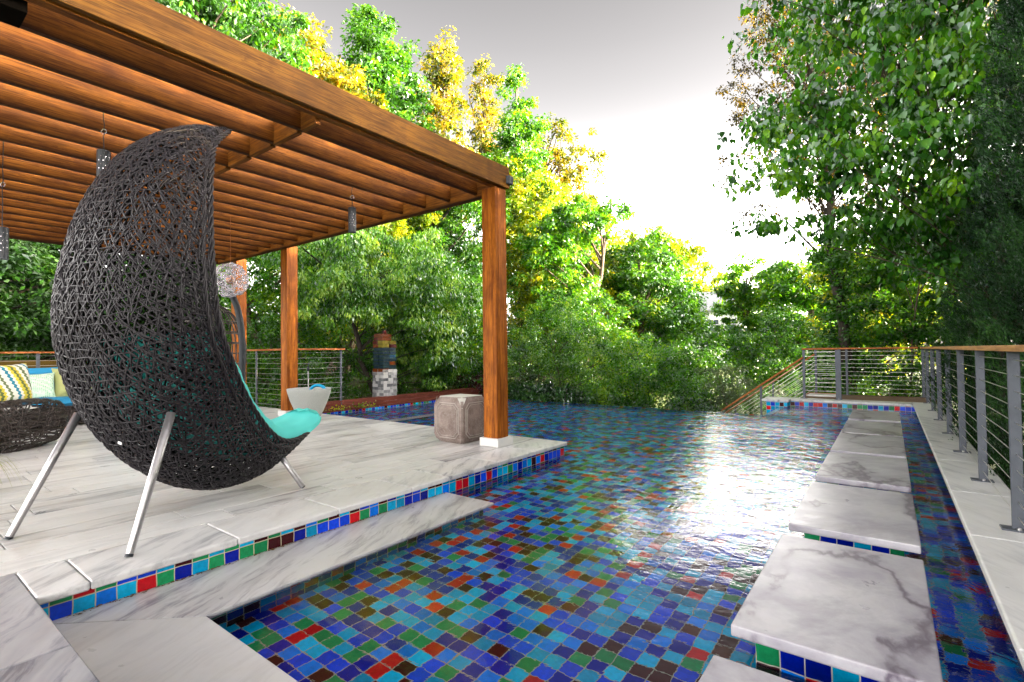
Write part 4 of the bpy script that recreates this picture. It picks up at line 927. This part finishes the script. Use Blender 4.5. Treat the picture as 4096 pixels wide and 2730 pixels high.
tree('cherry_tree', 'drooping cherry tree with spotted leaves around the glass totem', (-9.9, 7.9, -.4), [(-9.6, 7.8, 2.9, 1.6, 1.2), (-9.0, 8.8, 2.2, 1.1, 1.1), (-10.6, 6.9, 3.0, 1.3, 1.1), (-9.2, 9.2, 1.2, .8, 1.1), (-9.5, 6.5, 2.2, .9, .7), (-8.9, 8.3, 1.3, .5, .8), (-10.4, 8.6, 1.6, 1.2, 1.2)], 560, 75, .075, L_pale, .085, .27, 16, group=GB, droop=.9, bark=m_barkd, limbs=60, lr=.018)
tree('broadleaf_tree', 'bright green leafy tree filling the gap between the two rear posts', (-13.6, 7.0, -.4), [(-13.4, 6.8, 3.6, 1.4, 1.5), (-13.2, 7, 1.6, 1.5, 1.6), (-14, 6, 4.6, 1.5, 1.3)], 360, 85, .085, L_bright, .12, .36, 17, group=GB)
tree('broadleaf_tree', 'yellow-flecked tree above the cable railing return behind the cherry', (-14.8, 10, -.4), [(-14.8, 10, 5.4, 2.2, 1.7), (-14.6, 10.3, 3.0, 2.2, 2.0), (-13.6, 11.4, 6.4, 1.8, 1.6)], 380, 85, .10, L_yel, .14, .42, 18, group=GB)
tree('ivy_clad_tree', 'pair of dark ivy trunks seen left of the front post', (-13.0, 13.2, -1.5), [(-13.2, 12.8, 6.2, 1.1, 2.2), (-12.2, 13.9, 6.0, 1.1, 2.4), (-12.8, 13.2, 3.0, 1.8, 1.7)], 320, 80, .11, L_mid, .2, .4, 19, group=GB, bark=m_barkd)
tree('broadleaf_tree', 'leafy green growth just left of the front post at railing height', (-10.4, 10.6, -1.5), [(-10.2, 10.4, 2.0, 1.4, 1.4), (-9.9, 10.6, .6, 1.2, .9), (-11, 10, 3.2, 1.3, 1.2)], 300, 80, .085, L_bright, .1, .34, 20, group=GB)
tree('broadleaf_tree', 'dark shady tree beyond the railing at the left picture edge', (-18, 1.8, -.3), [(-18, 1.4, 3.2, 2.4, 1.9), (-18, 3.2, 2.4, 2.2, 2.1), (-18, 0, 5, 2.4, 2.0)], 380, 70, .13, L_dark, .16, .5, 21, group=GB, bark=m_barkd)
tree('broadleaf_tree', 'dark tree seen through the weave of the big chair', (-18, 5.2, -.3), [(-18, 5.2, 3.4, 2.4, 2.4), (-16.6, 6.4, 2.0, 1.6, 1.8)], 300, 75, .12, L_dark, .16, .5, 22, group=GB, bark=m_barkd)
tree('broadleaf_tree', 'tall backdrop tree behind the yellow-flecked one', (-22, 14, -.5), [(-22, 14, 7, 3.2, 3.2), (-21, 16.5, 5, 3, 3), (-20, 18.5, 7.5, 2.6, 2.6)], 330, 90, .17, L_bright, .25, .7, 23, group=GB)
tree('broadleaf_tree', 'backdrop tree under the gold leaders behind the ivy spire', (-18, 25, -1), [(-18, 25, 7, 3, 3), (-16.5, 27, 4, 3.2, 3.2), (-13.6, 27, 3, 2.6, 3.0)], 330, 85, .2, L_yel, .25, .75, 24, group=GB)
tree('broadleaf_tree', 'sunlit yellow tree crown low between the yellow mass and the branching ivy tree', (-11.5, 21, -2), [(-11.4, 21, 4.8, 2.0, 2.2), (-10.4, 22, 2.6, 2.2, 1.8), (-12.8, 20, 3.0, 2.0, 2.4)], 330, 90, .14, L_yel, .18, .5, 25, group=GB)
tree('broadleaf_tree', 'pale green tree closing the gap left of the white house', (-9.8, 28, -2), [(-10.5, 27.5, 3.2, 2.4, 2.4), (-9.4, 28.4, 1.4, 2.2, 2.2), (-12.6, 26, 3.6, 2.4, 2.6)], 300, 85, .18, L_bright, .18, .6, 26, group=GB)
# hedge-high shrubs behind the infinity edge
GS = 'shrubs behind the infinity edge'
def shrub(label, base, lobes, nc, lpc, ls, mat, rc, seed, **k): return tree('shrub', label, base, lobes, nc, lpc, ls, mat, .03, rc, seed, cat='shrub', group=GS, **k)
shrub('big pale-tipped shrub just right of the front post', (-7.1, 11.9, -2.4), [(-7.4, 11.8, 1.3, 1.1, 1.0), (-6.5, 12.3, .3, 1.2, 1.2), (-8.1, 11.4, .2, 1.1, 1.3), (-7.2, 12, -1, 1.7, 1.0)], 420, 90, .07, L_pale, .26, 31)
shrub('lime green airy shrub at the centre behind the water edge', (-5.2, 12.7, -2.4), [(-5.3, 12.6, .75, .95, .7), (-4.7, 13, -.3, 1.2, .9), (-5.9, 12.3, -.5, 1.1, .9)], 340, 85, .07, L_bright, .26, 32)
shrub('tall light shrub between the pale one and the maple', (-8.0, 15.4, -2.4), [(-8, 15.2, 2.2, 1.3, 1.0), (-7.6, 15.5, .8, 1.6, 1.4), (-9.2, 14.8, 1.6, 1.4, 1.6)], 330, 85, .09, L_bright, .34, 33)
shrub('grey-green round bush beside the lower stair rail', (-3.7, 14.9, -2.4), [(-3.7, 14.9, .05, .75, .6), (-3.2, 15.2, -.7, 1.0, .8), (-4.4, 14.7, -.9, .9, .7)], 240, 90, .055, L_grey, .22, 34)
shrub('green bush below the white house', (-5.7, 18.3, -2.4), [(-5.8, 18.3, .4, 1.3, .9), (-5.2, 18.5, -.8, 1.6, 1.1), (-7, 18, .2, 1.2, 1.0)], 260, 85, .1, L_mid, .34, 35)
shrub('dark ivy mound above the stair rails', (-3.4, 22.3, -2.4), [(-3.6, 22.3, 1.3, 1.7, 1.3), (-3, 22.5, -.5, 2.2, 1.6), (-1.8, 20.5, -.2, 1.6, 1.7)], 320, 85, .11, L_mid, .4, 36)
shrub('leafy bush right behind the far deck railing', (.2, 15.6, -2.4), [(-.2, 15.5, 1.9, 1.2, .9), (.1, 15.6, .5, 1.3, 1.2), (-1.2, 15.8, .5, 1.0, .9), (1.1, 15.2, 1.2, .8, 1.4), (-.6, 14.9, 3.2, 1.1, .7), (.7, 14.6, 3.6, 1.0, 1.0)], 460, 60, .10, L_mid, .32, 37, aspect=.6)
shrub('fine-leaved fern-like bush behind the far corner of the deck', (-.4, 14.6, -2.4), [(-.2, 14.5, .05, .8, .35), (-1.3, 14.7, -.3, .8, .4)], 90, 80, .07, L_bright, .25, 38, aspect=.3)
shrub('dark lower growth behind the middle of the water edge', (-6, 11.4, -2.4), [(-8.4, 11.3, -.3, 1.0, .7), (-7.2, 11.2, -.5, 1.2, .7), (-5.6, 11.4, -.8, 1.3, .7), (-4.0, 11.8, -.8, 1.2, .7), (-2.8, 12.2, -1.0, 1, .6), (-9.6, 11.6, .4, 1.2, 1.0)], 560, 75, .07, L_dark, .26, 39)
# laurel and red maple along the water edge
for i, (x, y, z) in enumerate([(-8.3, 10.6, -.25), (-7.6, 10.7, -.2), (-7.0, 10.8, -.22), (-6.4, 10.8, -.3)]):
    tree('laurel_bush', ['glossy laurel nearest the front post along the water edge', 'second glossy laurel from the post at the water edge', 'third glossy laurel from the post at the water edge', 'rightmost low glossy laurel at the water edge'][i],
         (x, y, -2.4), [(x, y, z + .05, .42, .40), (x, y, z - .5, .5, .4)], 80, 40, .12, L_laur, .02, .16, 50 + i, 'shrub', 'laurels along the water edge', aspect=.28, droop=-.5)
tree('red_maple', 'low purple-leaved maple peeking between stool and front post', (-8.9, 10.7, -1.5), [(-8.9, 10.6, .15, .5, .3), (-9.4, 10.4, .2, .5, .25)], 70, 45, .06, L_maro, .03, .2, 60, 'shrub', aspect=.4)
# leafy ground growth left of the pool behind the curb
tree('shrub', 'leafy green growth behind the wooden curb left of the pillar', (-10.2, 6.6, -.4), [(-10.2, 6.2, .3, .9, .8), (-10.6, 7.6, .5, 1.0, .9), (-10, 9.2, .3, .9, .8), (-11.6, 5.8, .8, 1.2, 1.2)], 380, 75, .065, L_mid, .03, .24, 61, 'shrub', shell=.3)
pl = MB()
pts = [(-8.72 + rng.normal(0, .05), 5.55 + rng.uniform(0, 1.2), -.06 + abs(rng.normal(0, .05))) for _ in range(130)]
Cq = np.array(pts); V, F = leaf_mesh(Cq, unit(rng.normal(size=(130, 3)) + [0, 0, .8]), unit(rng.normal(size=(130, 3))), np.full(130, .05), np.full(130, .024))
t = thing('water_plant', 'thin yellow-leaved plant growing at the pool side of the curb', 'plant', (-8.72, 6, -.15)); pl.add(V, F); pl.build('leaves', L_yel, t)
b = MB()
for i in range(12):
    y = 5.6 + i * .1; b.tube([(-8.72, y, -.16), (-8.73, y + .03, .02)], .002, 4)
b.build('stems', m_bark, t)

# right side: mulberry, backlit tree, juniper
tree('mulberry_tree', 'large-leaved green tree leaning in from the upper right', (3.0, 11.5, -2.6), [(.4, 7.6, 3.6, 1.2, 1.1), (1.0, 7.6, 5.0, 1.5, 1.4), (-.75, 7.2, 3.25, .85, .30), (-1.1, 7.3, 2.7, .50, .12), (-.9, 7.6, 4.1, .80, .35), (.6, 8.4, 2.5, .75, .8), (-.2, 8.0, 2.6, .8, .30), (1.2, 9.4, 2.4, .8, 1.1), (-.3, 7.6, 5.2, 1.1, .6), (-1.3, 7.3, 3.55, .35, .12)], 1700, 13, .078, L_mul, .13, .22, 70, 'tree', big=True, droop=.9, limbs=170, shell=.2, flat=.5, lr=.010, rough=.3)
tree('backlit_tree', 'twiggy amber backlit tree behind the large-leaved one', (-.6, 15.2, -2.4), [(-2.5, 14.5, 8.0, .9, 1.6), (-1.6, 14.9, 9.9, 1.4, 1.6), (-2.3, 14.6, 6.2, .9, .8), (-3.4, 13.9, 5.75, .42, .5), (-2.6, 14.2, 4.5, .6, .35), (-1.0, 15.6, 6.6, 1.6, 2.6), (.6, 15.8, 9, 1.8, 2.5)], 520, 70, .085, L_back, .16, .30, 71, 'tree', limbs=150, bark=m_barkd, lr=.02)
tree('broadleaf_tree', 'light green tree crown low behind the big-leaved branches', (1.6, 18, -2.4), [(.2, 17.6, 4.2, 2.0, 1.6), (1.8, 18.4, 3, 2.4, 2.6), (2.5, 16, 6, 2, 2.6)], 300, 75, .12, L_bright, .16, .45, 72, 'tree', group=GB)
def juniper(label, x, y, z0, z1, r, n, seed):
    t = thing('juniper_tree', label, 'tree', (x, y, -2.6), 'dark junipers outside the right railing'); rg = np.random.default_rng(seed)
    b = MB(); b.tube([(x, y, -2.6), (x, y, z1 - .2)], [.09, .02], 8); b.build('trunk', m_barkd, t, True)
    K = n; zz_ = rg.uniform(0, 1, K) ** .9; a = rg.uniform(0, 2 * PI, K); rr = r * (1 - zz_ ** 2.2) ** .6 * rg.uniform(.5, 1.08, K) * (1 + .22 * np.sin(a * 3 + zz_ * 9))
    C = np.stack([x + rr * np.cos(a), y + rr * np.sin(a), z0 + zz_ * (z1 - z0)], 1); out_ = np.stack([np.cos(a), np.sin(a), np.full(K, 1.5)], 1)
    per = 26; k = np.repeat(np.arange(K), per); ax = unit(out_[k] + rg.normal(0, .25, (len(k), 3))); s = rg.random(len(k))
    Q = C[k] + unit(out_ + rg.normal(0, .2, (K, 3)))[k] * (s * .17)[:, None] + rg.normal(0, .012, (len(k), 3)) ; T = unit(ax + rg.normal(0, .45, (len(k), 3)))
    V, F = leaf_mesh(Q, T, unit(rg.normal(size=(len(k), 3))), rg.uniform(.03, .055, len(k)), np.full(len(k), .010))
    b = MB(); b.add(V, F); b.build('foliage', L_jun, t)
juniper('tallest dark juniper filling the right picture edge above the handrail', 1.12, 6.1, -1.6, 5.2, .44, 3000, 81)
juniper('dark juniper pressing its sprays between the right railing posts', 1.02, 7.7, -1.8, 4.0, .42, 2600, 82)
juniper('slimmer dark juniper farther along the right railing', 1.02, 10.4, -1.8, 3.0, .40, 1900, 83)
juniper('dark juniper behind the tallest one outside the railing', 1.9, 9.2, -1.8, 7.2, .8, 3000, 84)
tree('broadleaf_tree', 'dense dark tree filling the upper right corner', (4.2, 13.5, -2.6), [(3.4, 13.2, 4.6, 2.0, 2.6), (2.6, 11.4, 6.2, 1.8, 2.6), (3.0, 15.4, 2.6, 1.8, 2.6), (2.6, 14.2, .2, 1.6, 2.2), (2.8, 9, 7, 1.6, 1.6)], 460, 80, .13, L_dark, .2, .42, 85, 'tree', bark=m_barkd, shell=.3)

for i, (x, y) in enumerate([(3.4, 2.2), (3.3, 3.4), (3.3, 4.6), (3.4, 5.8), (3.4, 7.0), (3.2, 8.2), (3.2, 9.4), (3.6, 10.7), (4.0, 12), (4.2, 13.5), (4.2, 15), (4.4, 16.5), (4.4, 18), (3.6, .9), (3.6, -.5)]):  # unseen shrubs added to stop low sun reaching the stones
    tree('sun_block_shrub', 'dense dark shrub added outside the right railing to block the sun', (x, y, -2.6), [(x, y, 1.4, 1.2, 1.9), (x, y, -.6, 1.2, 1.6)], 150, 60, .16, L_jun, .08, .5, 400 + i, 'shrub', 'unseen shrubs added to block the sun', shell=.2)
for i, (x, y) in enumerate([(-31, -3), (-31, 4), (-31, 11), (-29, 19), (-25, 27), (-19, 33)]):
    tree('broadleaf_tree', ['', 'dark backdrop tree far left behind the sofa', 'dark backdrop tree behind the big chair', 'backdrop tree behind the rear posts', 'backdrop tree under the tall dark green crown', 'backdrop tree behind the slim golden trees'][i] or 'dark backdrop tree beyond the left picture edge', (x, y, -1),
         [(x, y, 3.2, 4.2, 3.6), (x + 1, y + 2, 1.2, 4, 2.6), (x + 1, y - 2, 1.4, 4, 2.6), (x, y, 6.5, 3.0, 2.4)], 420, 80, .30, L_dark if i < 3 else L_mid, .3, 1.0, 500 + i, group=GB, shell=.3)
for i, (x, y) in enumerate([(6.5, 2.5), (7.0, 6.2), (6.6, 10), (7.4, 13.6), (7.2, 17.6), (8.2, 21.5), (10, 4.5), (10.5, 9), (10.8, 14), (11.5, 19), (6.5, -1.5)]):  # unseen tree belt added to keep the sun off deck and pool
    tree('broadleaf_tree', 'dense tree added outside the right railing to block the sun', (x, y, -2.6), [(x, y, 5.2, 2.4, 2.6), (x, y + .8, 2.6, 2.6, 2.6), (x, y, .4, 2.3, 2.2)], 210, 44, .26, L_dark, .22, .75, 300 + i, group='unseen trees added to block the sun', shell=.2)

# ------------------------------------------------------------------ far white house
hs_ = thing('white_house', 'white clapboard house with grey roof glimpsed between the trees', 'house', (-12.5, 47, -1))
m_hw = simple('white_siding', (.8, .8, .8), .7, 0, .05); m_roof = simple('grey_shingles', (.30, .31, .33), .8, 0, .2, 3); m_win = simple('window_glass', (.08, .1, .13), .1)
b = MB(); b.box(-17.5, -9.6, 45, 51, -3.5, 4.6)
for z in np.arange(-3.3, 4.5, .22): b.box(-17.52, -9.58, 44.97, 45.0, z, z + .19)
b.build('wall', m_hw, hs_)
b = MB(); b.add([(-17.9, 44.6, 4.5), (-9.2, 44.6, 4.5), (-9.2, 48, 6.4), (-17.9, 48, 6.4), (-9.2, 51.4, 4.5), (-17.9, 51.4, 4.5), (-17.9, 44.6, 4.35), (-9.2, 44.6, 4.35)], [(0, 1, 2, 3), (3, 2, 4, 5), (1, 4, 2), (0, 3, 5), (6, 7, 1, 0)]); b.build('roof', m_roof, hs_)
for x in (-16.4, -14.2, -12.0, -10.6):
    for z in (-.4, 2.3):
        b = MB(); b.box(x - .4, x + .4, 44.93, 44.96, z, z + 1.3); wn_ = b.build('window', m_win, hs_)
        b = MB(); [b.box(x - .44 + q * .42, x - .40 + q * .42, 44.90, 44.925, z - .04, z + 1.34) for q in range(3)]; [b.box(x - .43, x + .43, 44.895, 44.899, z - .04 + q * .45, z + q * .45) for q in range(4)]; b.build('window_frame', m_hw, wn_)
# mustard wall beyond the left railing
t = thing('garden_wall', 'low mustard yellow garden wall beyond the left railing', 'wall', (-16.2, 1, -.3)); b = MB(); b.box(-16.3, -16.1, -3, 4.4, -.3, .98, .01, 1); b.build('wall_face', simple('mustard_render', (.085, .05, .004), .9, 0, .2, 4), t)
